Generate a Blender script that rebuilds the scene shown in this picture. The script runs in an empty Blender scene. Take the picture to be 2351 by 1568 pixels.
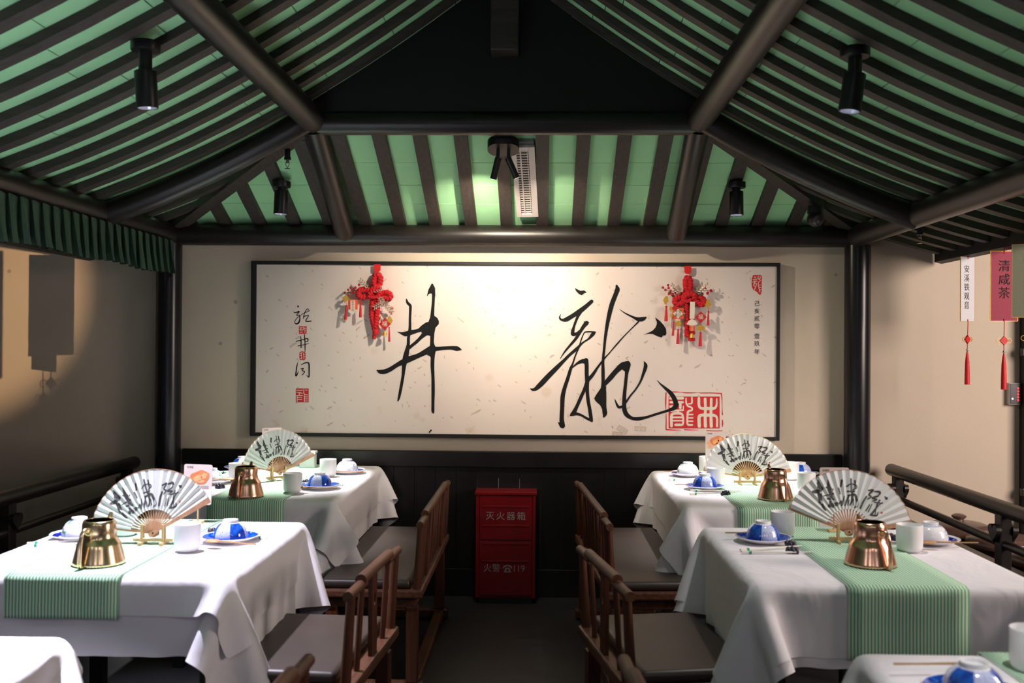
import bpy, math, random
import numpy as np
from mathutils import Vector, Matrix

# ------------------------------------------------------------------ camera
SC = bpy.context.scene
COL = SC.collection
PI = math.pi
F_PX, IMG_W, IMG_H = 2286.0, 2351.0, 1568.0
CAM = Vector((0.18, 0.0, 1.42))
YAW, PITCH, ROLL = math.radians(1.69), math.radians(0.33), math.radians(0.36)
CAM_R = (Matrix.Rotation(YAW, 3, 'Z') @ Matrix.Rotation(PI / 2 + PITCH, 3, 'X') @ Matrix.Rotation(ROLL, 3, 'Z'))
cam_data = bpy.data.cameras.new('camera')
cam_data.sensor_width = 36.0
cam_data.lens = F_PX / IMG_W * 36.0
cam_data.clip_start = 0.05
cam_data.dof.use_dof = True
cam_data.dof.focus_distance = 5.2
cam_data.dof.aperture_fstop = 3.5
cam = bpy.data.objects.new('camera', cam_data)
cam.matrix_world = Matrix.Translation(CAM) @ CAM_R.to_4x4()
COL.objects.link(cam)
SC.camera = cam

# ------------------------------------------------------------------ world, exposure
world = bpy.data.worlds.new('hall_ambience')
SC.world = world
world.use_nodes = True
world.node_tree.nodes['Background'].inputs[0].default_value = (1.0, 0.93, 0.88, 1)
world.node_tree.nodes['Background'].inputs[1].default_value = 0.03
SC.view_settings.view_transform = 'Standard'
SC.view_settings.look = 'None'
SC.view_settings.gamma = 1.0
SC.view_settings.exposure = 0.0
SC.view_settings.use_curve_mapping = False
SC.cycles.diffuse_bounces = 4
SC.cycles.glossy_bounces = 3
SC.cycles.caustics_reflective = False
SC.cycles.caustics_refractive = False
SC.cycles.max_bounces = 5


def area_light(name, loc, target, size, energy, color, size_y=None):
    d = bpy.data.lights.new(name, 'AREA')
    d.energy = energy
    d.color = color
    d.size = size
    if size_y:
        d.shape = 'RECTANGLE'
        d.size_y = size_y
    o = bpy.data.objects.new(name, d)
    o.location = loc
    o.rotation_euler = (Vector(target) - Vector(loc)).to_track_quat('-Z', 'Y').to_euler()
    COL.objects.link(o)
    return o


# added fill lights without fixtures: right back wall, and behind the camera
area_light('right_wall_fill', (4.4, 2.6, 2.1), (2.7, 5.7, 1.3), 1.5, 150, (1.0, 0.83, 0.74))
for hx, hy in ((-2.0, -0.9), (-0.4, -1.5), (0.9, -0.8), (2.2, -1.3)):
    area_light('rear_fill_light', (hx, hy, 2.75), (hx * 0.6, hy + 2.2, 0.0), 0.35, 4.4, (0.95, 0.93, 1.0))  # unseen fills, added for bright streaks on the kettles


def spot_light(name, loc, target, energy, color, angle, blend, radius=0.03, parent=None):
    d = bpy.data.lights.new(name, 'SPOT')
    d.energy = energy
    d.color = color
    d.spot_size = math.radians(angle)
    d.spot_blend = blend
    d.shadow_soft_size = radius
    o = bpy.data.objects.new(name, d)
    o.location = loc
    o.rotation_euler = (Vector(target) - Vector(loc)).to_track_quat('-Z', 'Y').to_euler()
    COL.objects.link(o)
    if parent is not None:
        o.parent = parent
        o.location = Vector(loc) - parent.location
    return o


# ------------------------------------------------------------------ picture <-> room helpers
def ray(px, py):
    d = CAM_R @ Vector(((px - IMG_W / 2) / F_PX, -(py - IMG_H / 2) / F_PX, -1.0))
    return d


def at(px, py, Y):
    d = ray(px, py)
    return CAM + d * ((Y - CAM.y) / d.y)


def atz(px, py, Z):
    d = ray(px, py)
    return CAM + d * ((Z - CAM.z) / d.z)


# ------------------------------------------------------------------ materials
def lin(c):
    c /= 255.0
    return c / 12.92 if c <= 0.04045 else ((c + 0.055) / 1.055) ** 2.4


def rgb(r, g, b):
    return (lin(r), lin(g), lin(b), 1.0)


class NG:
    def __init__(self, name):
        self.m = bpy.data.materials.new(name)
        self.m.use_nodes = True
        self.t = self.m.node_tree
        self.n = self.t.nodes
        self.b = self.n['Principled BSDF']

    def node(self, kind, **kw):
        n = self.n.new(kind)
        for k, v in kw.items():
            setattr(n, k, v)
        return n

    def link(self, a, b):
        self.t.links.new(a, b)

    def put(self, sock, v):
        if hasattr(v, 'is_output'):
            self.link(v, sock)
        else:
            sock.default_value = v

    def obj(self):
        return self.node('ShaderNodeTexCoord').outputs['Object']

    def xyz(self, v):
        n = self.node('ShaderNodeSeparateXYZ')
        self.link(v, n.inputs[0])
        return n.outputs

    def math(self, op, a, b=0.0, c=0.0):
        n = self.node('ShaderNodeMath', operation=op)
        for i, v in enumerate((a, b, c)):
            self.put(n.inputs[i], v)
        return n.outputs[0]

    def mix(self, f, a, b):
        n = self.node('ShaderNodeMix', data_type='RGBA')
        self.put(n.inputs[0], f)
        self.put(n.inputs[6], a)
        self.put(n.inputs[7], b)
        return n.outputs[2]

    def noise(self, scale, vec=None, detail=3.0, rough=0.5, dist=0.0):
        n = self.node('ShaderNodeTexNoise')
        n.inputs['Scale'].default_value = scale
        n.inputs['Detail'].default_value = detail
        n.inputs['Roughness'].default_value = rough
        n.inputs['Distortion'].default_value = dist
        self.link(vec if vec is not None else self.obj(), n.inputs['Vector'])
        return n.outputs[0]

    def voronoi(self, scale, vec=None, feature='F1'):
        n = self.node('ShaderNodeTexVoronoi', feature=feature)
        n.inputs['Scale'].default_value = scale
        self.link(vec if vec is not None else self.obj(), n.inputs['Vector'])
        return n.outputs

    def scale(self, v, s, rot=(0, 0, 0)):
        n = self.node('ShaderNodeMapping')
        n.inputs['Scale'].default_value = s
        n.inputs['Rotation'].default_value = rot
        self.link(v, n.inputs[0])
        return n.outputs[0]

    def step(self, v, lo, hi):
        n = self.node('ShaderNodeMapRange', interpolation_type='SMOOTHSTEP')
        self.put(n.inputs[0], v)
        n.inputs[1].default_value = lo
        n.inputs[2].default_value = hi
        return n.outputs[0]

    def bump(self, h, strength, dist=0.01):
        n = self.node('ShaderNodeBump')
        n.inputs['Strength'].default_value = strength
        n.inputs['Distance'].default_value = dist
        self.link(h, n.inputs['Height'])
        self.link(n.outputs[0], self.b.inputs['Normal'])

    def out(self, color, rough=0.5, metal=0.0, coat=0.0, spec=0.5):
        self.put(self.b.inputs['Base Color'], color)
        self.put(self.b.inputs['Roughness'], rough)
        self.b.inputs['Metallic'].default_value = metal
        self.b.inputs['Coat Weight'].default_value = coat
        self.b.inputs['Specular IOR Level'].default_value = spec
        return self.m


def plain(name, c, rough=0.5, metal=0.0, var=0.12, nscale=30, bump=0.0, coat=0.0, spec=0.5):
    g = NG(name)
    n = g.noise(nscale)
    dark = tuple(x * (1 - var) for x in c[:3]) + (1,)
    light = tuple(min(1, x * (1 + var)) for x in c[:3]) + (1,)
    col = g.mix(n, dark, light)
    if bump:
        g.bump(n, bump, 0.004)
    return g.out(col, rough, metal, coat, spec)


def wood(name, c1, c2, rough=0.45, axis=1, spec=0.5, coat=0.0):
    g = NG(name)
    s = [60, 60, 60]
    s[axis] = 3.0
    v = g.scale(g.obj(), tuple(s))
    n = g.noise(1.0, v, 5.0, 0.6, 0.4)
    col = g.mix(g.step(n, 0.3, 0.7), c1, c2)
    g.bump(n, 0.12, 0.002)
    return g.out(col, rough, 0, coat, spec)


M = {}
M['beam'] = plain('black_lacquered_timber', (0.015, 0.012, 0.0105, 1), 0.36, var=0.35, nscale=14, bump=0.05)
M['column'] = plain('black_column_lacquer', (0.010, 0.010, 0.012, 1), 0.26, var=0.3, nscale=9)
M['rafter'] = wood('dark_rafter_wood', (0.030, 0.022, 0.018, 1), (0.052, 0.040, 0.034, 1), 0.6, 0)
M['rafter_y'] = wood('dark_rafter_wood_back', (0.030, 0.022, 0.018, 1), (0.052, 0.040, 0.034, 1), 0.6, 1)
M['black'] = plain('matte_black_paint', (0.0035, 0.0035, 0.0035, 1), 0.6, var=0.4, nscale=12)
M['black_metal'] = plain('black_powder_coat', (0.007, 0.007, 0.008, 1), 0.38, var=0.2, nscale=80)
M['green_panel'] = plain('green_roof_panel', (0.43, 0.84, 0.45, 1), 0.85, var=0.06, nscale=6, bump=0.03)
M['valance'] = plain('green_valance_cloth', (0.042, 0.085, 0.050, 1), 0.85, var=0.15, nscale=60, bump=0.1)
M['wainscot'] = plain('black_wainscot_lacquer', (0.008, 0.008, 0.008, 1), 0.30, var=0.5, nscale=10, bump=0.04)


def plaster():
    g = NG('beige_plaster')
    n = g.noise(2.2, None, 4)
    fine = g.noise(120, None, 4)
    col = g.mix(n, (0.60, 0.50, 0.40, 1), (0.67, 0.57, 0.46, 1))
    v = g.voronoi(3.4)
    spot = g.step(v[0], 0.05, 0.03)
    col = g.mix(g.math('MULTIPLY', spot, 0.5), col, (0.2, 0.15, 0.11, 1))
    g.bump(fine, 0.12, 0.003)
    return g.out(col, 0.9, spec=0.2)


M['plaster'] = plaster()


def rice_paper():
    g = NG('flecked_rice_paper')
    o = g.obj()
    base = g.mix(g.noise(3.0, o), (0.75, 0.645, 0.595, 1), (0.81, 0.705, 0.655, 1))
    # grass flecks
    nz = g.node('ShaderNodeTexNoise')
    nz.inputs['Scale'].default_value = 14
    g.link(o, nz.inputs['Vector'])
    for i, (sc, rot, th) in enumerate((((9, 1, 34), 0.55, 0.085), ((34, 1, 11), 0.9, 0.075), ((13, 1, 40), -0.6, 0.07), ((46, 1, 15), 0.15, 0.065), ((20, 1, 20), 0.2, 0.05))):
        v = g.scale(g.scale(o, (1, 1, 1), (0, rot, 0)), sc)
        wob = g.node('ShaderNodeVectorMath', operation='ADD')
        g.link(v, wob.inputs[0])
        wm = g.node('ShaderNodeVectorMath', operation='SCALE')
        g.link(nz.outputs[1], wm.inputs[0])
        wm.inputs[3].default_value = 0.9
        g.link(wm.outputs[0], wob.inputs[1])
        vo = g.voronoi(0.55, wob.outputs[0])
        m = g.step(vo[0], th + 0.02, th)
        base = g.mix(g.math('MULTIPLY', m, 0.5), base, ((0.30, 0.235, 0.15, 1), (0.36, 0.33, 0.27, 1), (0.42, 0.27, 0.14, 1), (0.28, 0.25, 0.2, 1), (0.5, 0.3, 0.15, 1))[i])
    # tea stains towards the foot of the sheet
    z = g.xyz(o)[2]
    low = g.step(z, -0.18, -0.5)
    st = g.step(g.noise(7.0, o, 6, 0.65), 0.56, 0.72)
    base = g.mix(g.math('MULTIPLY', g.math('MULTIPLY', low, st), 0.55), base, (0.52, 0.36, 0.2, 1))
    st2 = g.step(g.voronoi(2.3, o)[0], 0.10, 0.05)
    base = g.mix(g.math('MULTIPLY', st2, 0.28), base, (0.55, 0.36, 0.18, 1))
    return g.out(base, 0.75, spec=0.25)


M['paper'] = rice_paper()
M['ink'] = plain('black_ink', (0.012, 0.012, 0.013, 1), 0.65, var=0.5, nscale=40, spec=0.15)
M['ink_grey'] = plain('diluted_ink', (0.055, 0.05, 0.055, 1), 0.7, var=0.5, nscale=60)
M['seal_red'] = plain('vermilion_seal_paste', (0.62, 0.012, 0.018, 1), 0.6, var=0.15, nscale=60)
def linen(name, c):
    g = NG(name)
    o = g.obj()
    n = g.noise(220, o)
    big = g.noise(5.5, g.scale(o, (1.0, 1.0, 0.45)), 3, 0.55, 0.8)
    h = g.math('ADD', g.math('MULTIPLY', big, 1.0), g.math('MULTIPLY', n, 0.02))
    g.bump(h, 0.35, 0.03)
    return g.out(g.mix(n, c, tuple(x * 1.03 for x in c[:3]) + (1,)), 0.8, spec=0.3)


M['cloth'] = linen('white_table_linen', (0.775, 0.745, 0.785, 1))
M['cloth_under'] = linen('white_under_linen', (0.75, 0.72, 0.76, 1))


def runner_mat():
    g = NG('green_striped_runner_cloth')
    x = g.xyz(g.obj())[0]
    s = g.math('SINE', g.math('MULTIPLY', x, 2 * PI / 0.0096))
    m = g.step(s, -0.15, 0.25)
    col = g.mix(m, (0.66, 0.76, 0.66, 1), (0.13, 0.42, 0.20, 1))
    g.bump(g.noise(600), 0.1, 0.001)
    return g.out(col, 0.85, spec=0.2)


M['runner'] = runner_mat()
M['walnut'] = wood('brown_chair_wood', (0.060, 0.019, 0.009, 1), (0.105, 0.038, 0.019, 1), 0.42, 2, spec=0.3)
M['walnut_y'] = wood('brown_chair_wood_rail', (0.075, 0.028, 0.014, 1), (0.135, 0.058, 0.032, 1), 0.45, 1, spec=0.3)
M['leather'] = plain('dark_taupe_leather', (0.042, 0.030, 0.023, 1), 0.46, var=0.3, nscale=9, bump=0.06)
M['porcelain'] = plain('white_porcelain', (0.82, 0.82, 0.83, 1), 0.12, var=0.01, nscale=10, coat=0.5)
M['matte_cup'] = plain('white_stoneware', (0.80, 0.80, 0.80, 1), 0.38, var=0.02, nscale=40)


def bowl_blue():
    g = NG('blue_and_white_glaze')
    o = g.obj()
    x, y, z = g.xyz(o)
    ang = g.math('ARCTAN2', y, x)
    s = g.step(g.math('SINE', g.math('MULTIPLY', ang, 3.0)), -0.04, 0.04)
    n = g.noise(45, o, 4)
    blue = g.mix(g.step(n, 0.35, 0.7), (0.006, 0.03, 0.26, 1), (0.02, 0.12, 0.55, 1))
    fl = g.step(g.voronoi(26, o)[0], 0.30, 0.16)
    blue = g.mix(g.math('MULTIPLY', fl, 0.55), blue, (0.55, 0.45, 0.65, 1))
    lat = g.step(g.voronoi(190, o, 'DISTANCE_TO_EDGE')[0], 0.10, 0.03)
    white = g.mix(g.math('MULTIPLY', lat, 0.7), (0.62, 0.66, 0.86, 1), (0.10, 0.16, 0.55, 1))
    col = g.mix(s, blue, white)
    foot = g.step(z, 0.0555, 0.0565)
    col = g.mix(foot, col, (0.82, 0.82, 0.84, 1))
    return g.out(col, 0.1, 0, 0.6)


def bowl_white(name, c):
    g = NG(name)
    o = g.obj()
    x, y, z = g.xyz(o)
    ang = g.math('ARCTAN2', y, x)
    win = g.step(g.math('SINE', g.math('ADD', g.math('MULTIPLY', ang, 2.0), 0.6)), 0.55, 0.75)
    lf = g.step(g.noise(70, o, 2), 0.52, 0.56)
    col = g.mix(g.math('MULTIPLY', win, lf), (0.80, 0.80, 0.83, 1), c)
    line = g.math('MULTIPLY', g.step(z, 0.053, 0.054), g.step(z, 0.057, 0.056))
    col = g.mix(g.math('MULTIPLY', line, 0.6), col, (0.12, 0.16, 0.5, 1))
    return g.out(col, 0.1, 0, 0.6)


def plate_mat(name, r0, r1, c1, c2):
    g = NG(name)
    o = g.obj()
    x, y, z = g.xyz(o)
    r = g.math('SQRT', g.math('ADD', g.math('MULTIPLY', x, x), g.math('MULTIPLY', y, y)))
    band = g.math('MULTIPLY', g.step(r, r0, r0 + 0.002), g.step(r, r1, r1 - 0.002))
    nrm = g.node('ShaderNodeTexCoord').outputs['Normal']
    up = g.step(g.xyz(nrm)[2], 0.1, 0.3)
    n = g.noise(60, o, 4)
    ang = g.math('ARCTAN2', y, x)
    sect = g.step(g.math('SINE', g.math('MULTIPLY', ang, 5.0)), -0.3, -0.2)
    blue = g.mix(g.step(n, 0.45, 0.62), c1, c2)
    blue = g.mix(g.math('MULTIPLY', g.step(g.voronoi(40, o)[0], 0.22, 0.12), 0.6), blue, (0.6, 0.65, 0.85, 1))
    f = g.math('MULTIPLY', band, up)
    col = g.mix(f, (0.80, 0.80, 0.83, 1), blue)
    return g.out(col, 0.1, 0, 0.6)


M['bowl_blue'] = bowl_blue()
M['bowl_green'] = bowl_white('white_glaze_green_leaves', (0.08, 0.42, 0.18, 1))
M['bowl_pale'] = bowl_white('white_glaze_blue_sprigs', (0.20, 0.35, 0.70, 1))
M['plate_blue'] = plate_mat('blue_plate_glaze', 0.040, 0.0925, (0.005, 0.04, 0.30, 1), (0.02, 0.14, 0.60, 1))
M['plate_band'] = plate_mat('blue_band_plate_glaze', 0.066, 0.086, (0.008, 0.012, 0.16, 1), (0.015, 0.03, 0.28, 1))
M['copper'] = plain('polished_copper', (0.85, 0.48, 0.32, 1), 0.22, 1.0, var=0.10, nscale=20)
M['brass'] = plain('polished_brass', (0.90, 0.66, 0.40, 1), 0.22, 1.0, var=0.10, nscale=20)
M['copper_dark'] = plain('dull_copper_inside', (0.12, 0.06, 0.04, 1), 0.35, 1.0)
M['bamboo'] = wood('pale_bamboo', (0.50, 0.31, 0.14, 1), (0.66, 0.43, 0.22, 1), 0.5, 2)
M['fan_wood'] = wood('reddish_bamboo_ribs', (0.42, 0.20, 0.11, 1), (0.55, 0.29, 0.17, 1), 0.45, 2)
M['fan_wood_pale'] = wood('pale_bamboo_ribs', (0.58, 0.33, 0.15, 1), (0.70, 0.43, 0.21, 1), 0.45, 2)
M['fan_paper'] = plain('white_fan_paper', (0.73, 0.72, 0.72, 1), 0.85, var=0.02, nscale=20, spec=0.2)
M['spoon'] = wood('honey_spoon_wood', (0.36, 0.19, 0.07, 1), (0.5, 0.28, 0.12, 1), 0.4, 0)
M['stick'] = plain('ivory_chopstick', (0.74, 0.71, 0.66, 1), 0.35, var=0.03)
M['jade'] = plain('jade_green_ring', (0.01, 0.30, 0.13, 1), 0.25)
M['rest'] = plain('dark_plum_stone', (0.035, 0.028, 0.05, 1), 0.3, var=0.4, nscale=120)
M['card'] = plain('pink_card_stock', (0.58, 0.45, 0.43, 1), 0.6, var=0.04, nscale=12)
M['card_white'] = plain('white_card_stock', (0.60, 0.55, 0.57, 1), 0.6, var=0.03)
M['food1'] = plain('printed_roast_orange', (0.62, 0.16, 0.055, 1), 0.6, var=0.5, nscale=90)
M['food2'] = plain('printed_roast_gold', (0.72, 0.30, 0.14, 1), 0.6, var=0.3, nscale=90)
M['ac_white'] = plain('white_grille_plastic', (0.74, 0.66, 0.64, 1), 0.45, var=0.03)
M['ac_grey'] = plain('galvanised_duct', (0.25, 0.25, 0.22, 1), 0.5, var=0.3, nscale=25)
M['rope'] = plain('red_cotton_rope', (0.56, 0.006, 0.014, 1), 0.8, var=0.25, nscale=150, bump=0.2)
M['red_ribbon'] = plain('red_ribbon', (0.66, 0.012, 0.012, 1), 0.6, var=0.1)
M['tassel'] = plain('red_silk_tassel', (0.60, 0.006, 0.010, 1), 0.5, var=0.3, nscale=200, bump=0.3)
M['berry'] = plain('glossy_red_berry', (0.42, 0.008, 0.02, 1), 0.18, var=0.1, coat=0.5)
M['gold'] = plain('gold_foil', (0.72, 0.42, 0.06, 1), 0.30, 0.35, var=0.2, nscale=60)
M['champagne'] = plain('champagne_leaf', (0.60, 0.47, 0.37, 1), 0.38, 0.6, var=0.25, nscale=60)
M['dark_leaf'] = plain('dark_green_leaf', (0.02, 0.05, 0.025, 1), 0.45, var=0.3)
M['orange_tag'] = plain('orange_red_tag', (0.75, 0.10, 0.03, 1), 0.5, var=0.08)
M['red_tag'] = plain('red_paper_tag', (0.55, 0.012, 0.02, 1), 0.5, var=0.1)
M['cream'] = plain('cream_print', (0.78, 0.68, 0.58, 1), 0.6, var=0.05)
M['sign_white'] = plain('silver_grey_sign_paper', (0.62, 0.62, 0.66, 1), 0.7, var=0.05, nscale=80)
M['sign_red'] = plain('crimson_sign_paper', (0.30, 0.028, 0.060, 1), 0.7, var=0.1, nscale=80)
M['sign_green'] = plain('olive_sign_paper', (0.12, 0.125, 0.075, 1), 0.7, var=0.1, nscale=80)
M['box_red'] = plain('red_enamel_steel', (0.20, 0.003, 0.006, 1), 0.30, var=0.15, nscale=12, bump=0.03, coat=0.3)
M['print_white'] = plain('white_stencil_paint', (0.36, 0.30, 0.29, 1), 0.6, var=0.1)
M['clay'] = plain('brown_stoneware_glaze', (0.115, 0.060, 0.048, 1), 0.30, var=0.25, nscale=8, coat=0.2)
M['steel'] = plain('chrome_steel', (0.6, 0.6, 0.6, 1), 0.25, 1.0, var=0.1)
M['napkin_box'] = plain('pale_grey_plastic', (0.52, 0.54, 0.52, 1), 0.45, var=0.03)
M['device'] = plain('smoky_plastic_case', (0.06, 0.05, 0.06, 1), 0.25, var=0.1)
M['device_rim'] = plain('clear_plastic_rim', (0.45, 0.40, 0.38, 1), 0.2, var=0.1)


def emit(name, c, s):
    g = NG(name)
    g.b.inputs['Emission Color'].default_value = c
    g.b.inputs['Emission Strength'].default_value = s
    n = g.noise(20)
    g.m.cycles.emission_sampling = 'NONE'
    return g.out(g.mix(n, c, c), 0.3)


M['led_red'] = emit('red_led', (1.0, 0.03, 0.04, 1), 3.0)
M['lamp_glow'] = emit('cool_lamp_lens', (0.75, 0.78, 1.0, 1), 14.0)
M['lamp_glow_warm'] = emit('warm_lamp_lens', (1.0, 0.9, 0.78, 1), 3.0)
M['lamp_reflector'] = plain('lamp_reflector', (0.55, 0.55, 0.62, 1), 0.25, 0.6)


def floor_mat():
    g = NG('dark_slate_floor')
    o = g.obj()
    n = g.noise(5, o, 5, 0.6)
    f = g.noise(160, o, 3)
    col = g.mix(n, (0.010, 0.010, 0.011, 1), (0.030, 0.030, 0.032, 1))
    g.bump(f, 0.25, 0.003)
    return g.out(col, 0.5)


M['floor'] = floor_mat()


# ------------------------------------------------------------------ mesh builder
class MB:
    def __init__(self):
        self.v = []
        self.f = []

    def add(self, vs, fs):
        o = len(self.v)
        self.v += [tuple(p) for p in vs]
        self.f += [tuple(i + o for i in f) for f in fs]
        return self

    def box(self, x0, x1, y0, y1, z0, z1):
        vs = [(x, y, z) for z in (z0, z1) for y in (y0, y1) for x in (x0, x1)]
        return self.add(vs, [(0, 2, 3, 1), (4, 5, 7, 6), (0, 1, 5, 4), (2, 6, 7, 3), (0, 4, 6, 2), (1, 3, 7, 5)])

    def obox(self, c, half, R):
        vs = []
        for z in (-1, 1):
            for y in (-1, 1):
                for x in (-1, 1):
                    vs.append(Vector(c) + R @ Vector((x * half[0], y * half[1], z * half[2])))
        return self.add(vs, [(0, 2, 3, 1), (4, 5, 7, 6), (0, 1, 5, 4), (2, 6, 7, 3), (0, 4, 6, 2), (1, 3, 7, 5)])

    def tube(self, pts, r, n=12, cap=True, squash=1.0):
        pts = [Vector(p) for p in pts]
        k = len(pts)
        rs = r if isinstance(r, (list, tuple)) else [r] * k
        ref = None
        rings = []
        for i in range(k):
            t = (pts[min(i + 1, k - 1)] - pts[max(i - 1, 0)]).normalized()
            if ref is None:
                a = Vector((0, 0, 1)) if abs(t.z) < 0.9 else Vector((1, 0, 0))
                ref = (a - t * a.dot(t)).normalized()
            else:
                ref = (ref - t * ref.dot(t)).normalized()
            b = t.cross(ref)
            rings.append([pts[i] + (ref * math.cos(2 * PI * j / n) * squash + b * math.sin(2 * PI * j / n)) * rs[i] for j in range(n)])
        vs = [p for rg in rings for p in rg]
        fs = [(i * n + j, i * n + (j + 1) % n, (i + 1) * n + (j + 1) % n, (i + 1) * n + j) for i in range(k - 1) for j in range(n)]
        if cap:
            fs.append(tuple(range(n - 1, -1, -1)))
            fs.append(tuple((k - 1) * n + j for j in range(n)))
        return self.add(vs, fs)

    def lathe(self, prof, n=32, c=(0, 0, 0), R=None):
        vs = []
        fs = []
        k = len(prof)
        for (r, z) in prof:
            for j in range(n):
                p = Vector((max(r, 1e-5) * math.cos(2 * PI * j / n), max(r, 1e-5) * math.sin(2 * PI * j / n), z))
                if R is not None:
                    p = R @ p
                vs.append(p + Vector(c))
        for i in range(k - 1):
            for j in range(n):
                fs.append((i * n + j, i * n + (j + 1) % n, (i + 1) * n + (j + 1) % n, (i + 1) * n + j))
        fs.append(tuple(range(n - 1, -1, -1)))
        fs.append(tuple((k - 1) * n + j for j in range(n)))
        return self.add(vs, fs)

    def sphere(self, c, r, n=12, m=8, s=(1, 1, 1)):
        prof = [(r * math.sin(PI * i / m), -r * math.cos(PI * i / m)) for i in range(m + 1)]
        o = len(self.v)
        self.lathe(prof, n)
        for i in range(o, len(self.v)):
            p = self.v[i]
            self.v[i] = (p[0] * s[0] + c[0], p[1] * s[1] + c[1], p[2] * s[2] + c[2])
        return self

    def prism(self, outline, fn, t):
        # outline 2-D points, fn(x, y, depth) -> 3-D
        n = len(outline)
        vs = [fn(x, y, 0.0) for x, y in outline] + [fn(x, y, t) for x, y in outline]
        fs = [tuple(range(n)), tuple(range(2 * n - 1, n - 1, -1))]
        fs += [(i, i + n, (i + 1) % n + n, (i + 1) % n) for i in range(n)]
        return self.add(vs, fs)

    def flat(self, outline, fn):
        return self.add([fn(x, y) for x, y in outline], [tuple(range(len(outline)))])

    def brush(self, pts, fn, scale=1.0, sub=5):
        # brush stroke: pts = (x, y, width) smoothed, fn(x, y) -> 3-D
        P = np.array([p if len(p) == 3 else (p[0], p[1], 10) for p in pts], float)
        if len(P) > 2:
            Q = np.vstack([2 * P[0] - P[1], P, 2 * P[-1] - P[-2]])
            out = []
            for i in range(1, len(Q) - 2):
                for k in range(sub):
                    t = k / sub
                    out.append(0.5 * (2 * Q[i] + (Q[i + 1] - Q[i - 1]) * t + (2 * Q[i - 1] - 5 * Q[i] + 4 * Q[i + 1] - Q[i + 2]) * t * t + (3 * Q[i] - Q[i - 1] - 3 * Q[i + 1] + Q[i + 2]) * t ** 3))
            out.append(Q[-2])
            P = np.array(out)
        else:
            P = np.array([P[0] + (P[1] - P[0]) * k / 4 for k in range(5)])
        d = np.gradient(P[:, :2], axis=0)
        d /= np.maximum(np.linalg.norm(d, axis=1, keepdims=True), 1e-6)
        nrm = np.stack([-d[:, 1], d[:, 0]], 1)
        w = np.maximum(P[:, 2:3], 1.0) * 0.5 * scale
        L = P[:, :2] + nrm * w
        Rr = P[:, :2] - nrm * w
        # rounded ends
        def endcap(c, dv, wv):
            pts_ = []
            for a in (-60, -20, 20, 60):
                a = math.radians(a)
                pts_.append(c + dv * math.cos(a) * wv + np.array([-dv[1], dv[0]]) * math.sin(a) * wv)
            return pts_
        outline = list(L)
        k = len(P)
        vs = [fn(*p) for p in L] + [fn(*p) for p in Rr]
        fs = [(i, i + 1, k + i + 1, k + i) for i in range(k - 1)]
        c1 = [fn(*p) for p in endcap(P[-1, :2], d[-1], w[-1, 0])]
        c0 = [fn(*p) for p in endcap(P[0, :2], -d[0], w[0, 0])]
        b = len(vs)
        vs += c1 + c0
        fs.append((2 * k - 1, b, b + 1, b + 2, b + 3, k - 1))
        fs.append((0, b + 4, b + 5, b + 6, b + 7, k))
        return self.add(vs, fs)

    def mesh(self, name, mat, smooth=True, angle=35):
        me = bpy.data.meshes.new(name)
        me.from_pydata(self.v, [], self.f)
        me.validate()
        if smooth:
            me.polygons.foreach_set('use_smooth', [True] * len(me.polygons))
            me.set_sharp_from_angle(angle=math.radians(angle))
        me.materials.append(M[mat] if isinstance(mat, str) else mat)
        me.update()
        return me

    def build(self, name, mat, parent=None, smooth=True, angle=35, world=False, bevel=0.0):
        if world and parent is not None:
            off = parent.location
            self.v = [(p[0] - off.x, p[1] - off.y, p[2] - off.z) for p in self.v]
        o = bpy.data.objects.new(name, self.mesh(name, mat, smooth, angle))
        COL.objects.link(o)
        if parent is not None:
            o.parent = parent
        if bevel:
            b = o.modifiers.new('bevel', 'BEVEL')
            b.width = bevel
            b.segments = 2
            b.limit_method = 'ANGLE'
        return o


def recenter(o):
    """move a top-level mesh object's origin to the middle of its base"""
    me = o.data
    n = len(me.vertices)
    a = np.empty(n * 3)
    me.vertices.foreach_get('co', a)
    a = a.reshape(-1, 3)
    c = np.array([(a[:, 0].min() + a[:, 0].max()) / 2, (a[:, 1].min() + a[:, 1].max()) / 2, a[:, 2].min()])
    me.vertices.foreach_set('co', (a - c).ravel())
    me.update()
    o.location = c
    return o


def tag(o, label, cat, group=None):
    o['label'] = label
    o['category'] = cat
    if group:
        o['group'] = group
    return o


def thing(name, label, cat, loc=(0, 0, 0), rz=0.0, group=None):
    o = bpy.data.objects.new(name, None)
    o.empty_display_size = 0.05
    COL.objects.link(o)
    o.location = loc
    o.rotation_euler = (0, 0, rz)
    return tag(o, label, cat, group)


def struct(o, label=None):
    o['kind'] = 'structure'
    if label:
        o['label'] = label
    return o


def struct_empty(name, label=None):
    o = bpy.data.objects.new(name, None)
    COL.objects.link(o)
    return struct(o, label)


def copy_tree(o, parent=None):
    c = o.copy()
    COL.objects.link(c)
    if parent is not None:
        c.parent = parent
    for ch in list(o.children):
        copy_tree(ch, c)
    return c


def text_into(mb, s, size, fn, align='CENTER'):
    cu = bpy.data.curves.new('lettering', 'FONT')
    cu.body = s
    cu.size = size
    cu.resolution_u = 2
    cu.align_x = align
    cu.align_y = 'CENTER'
    ob = bpy.data.objects.new('lettering', cu)
    COL.objects.link(ob)
    dg = bpy.context.evaluated_depsgraph_get()
    ev = ob.evaluated_get(dg)
    me = ev.to_mesh()
    vs = [fn(v.co.x, v.co.y) for v in me.vertices]
    fs = [tuple(p.vertices) for p in me.polygons]
    mb.add(vs, fs)
    ev.to_mesh_clear()
    bpy.data.objects.remove(ob)
    bpy.data.curves.remove(cu)
    return mb

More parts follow.
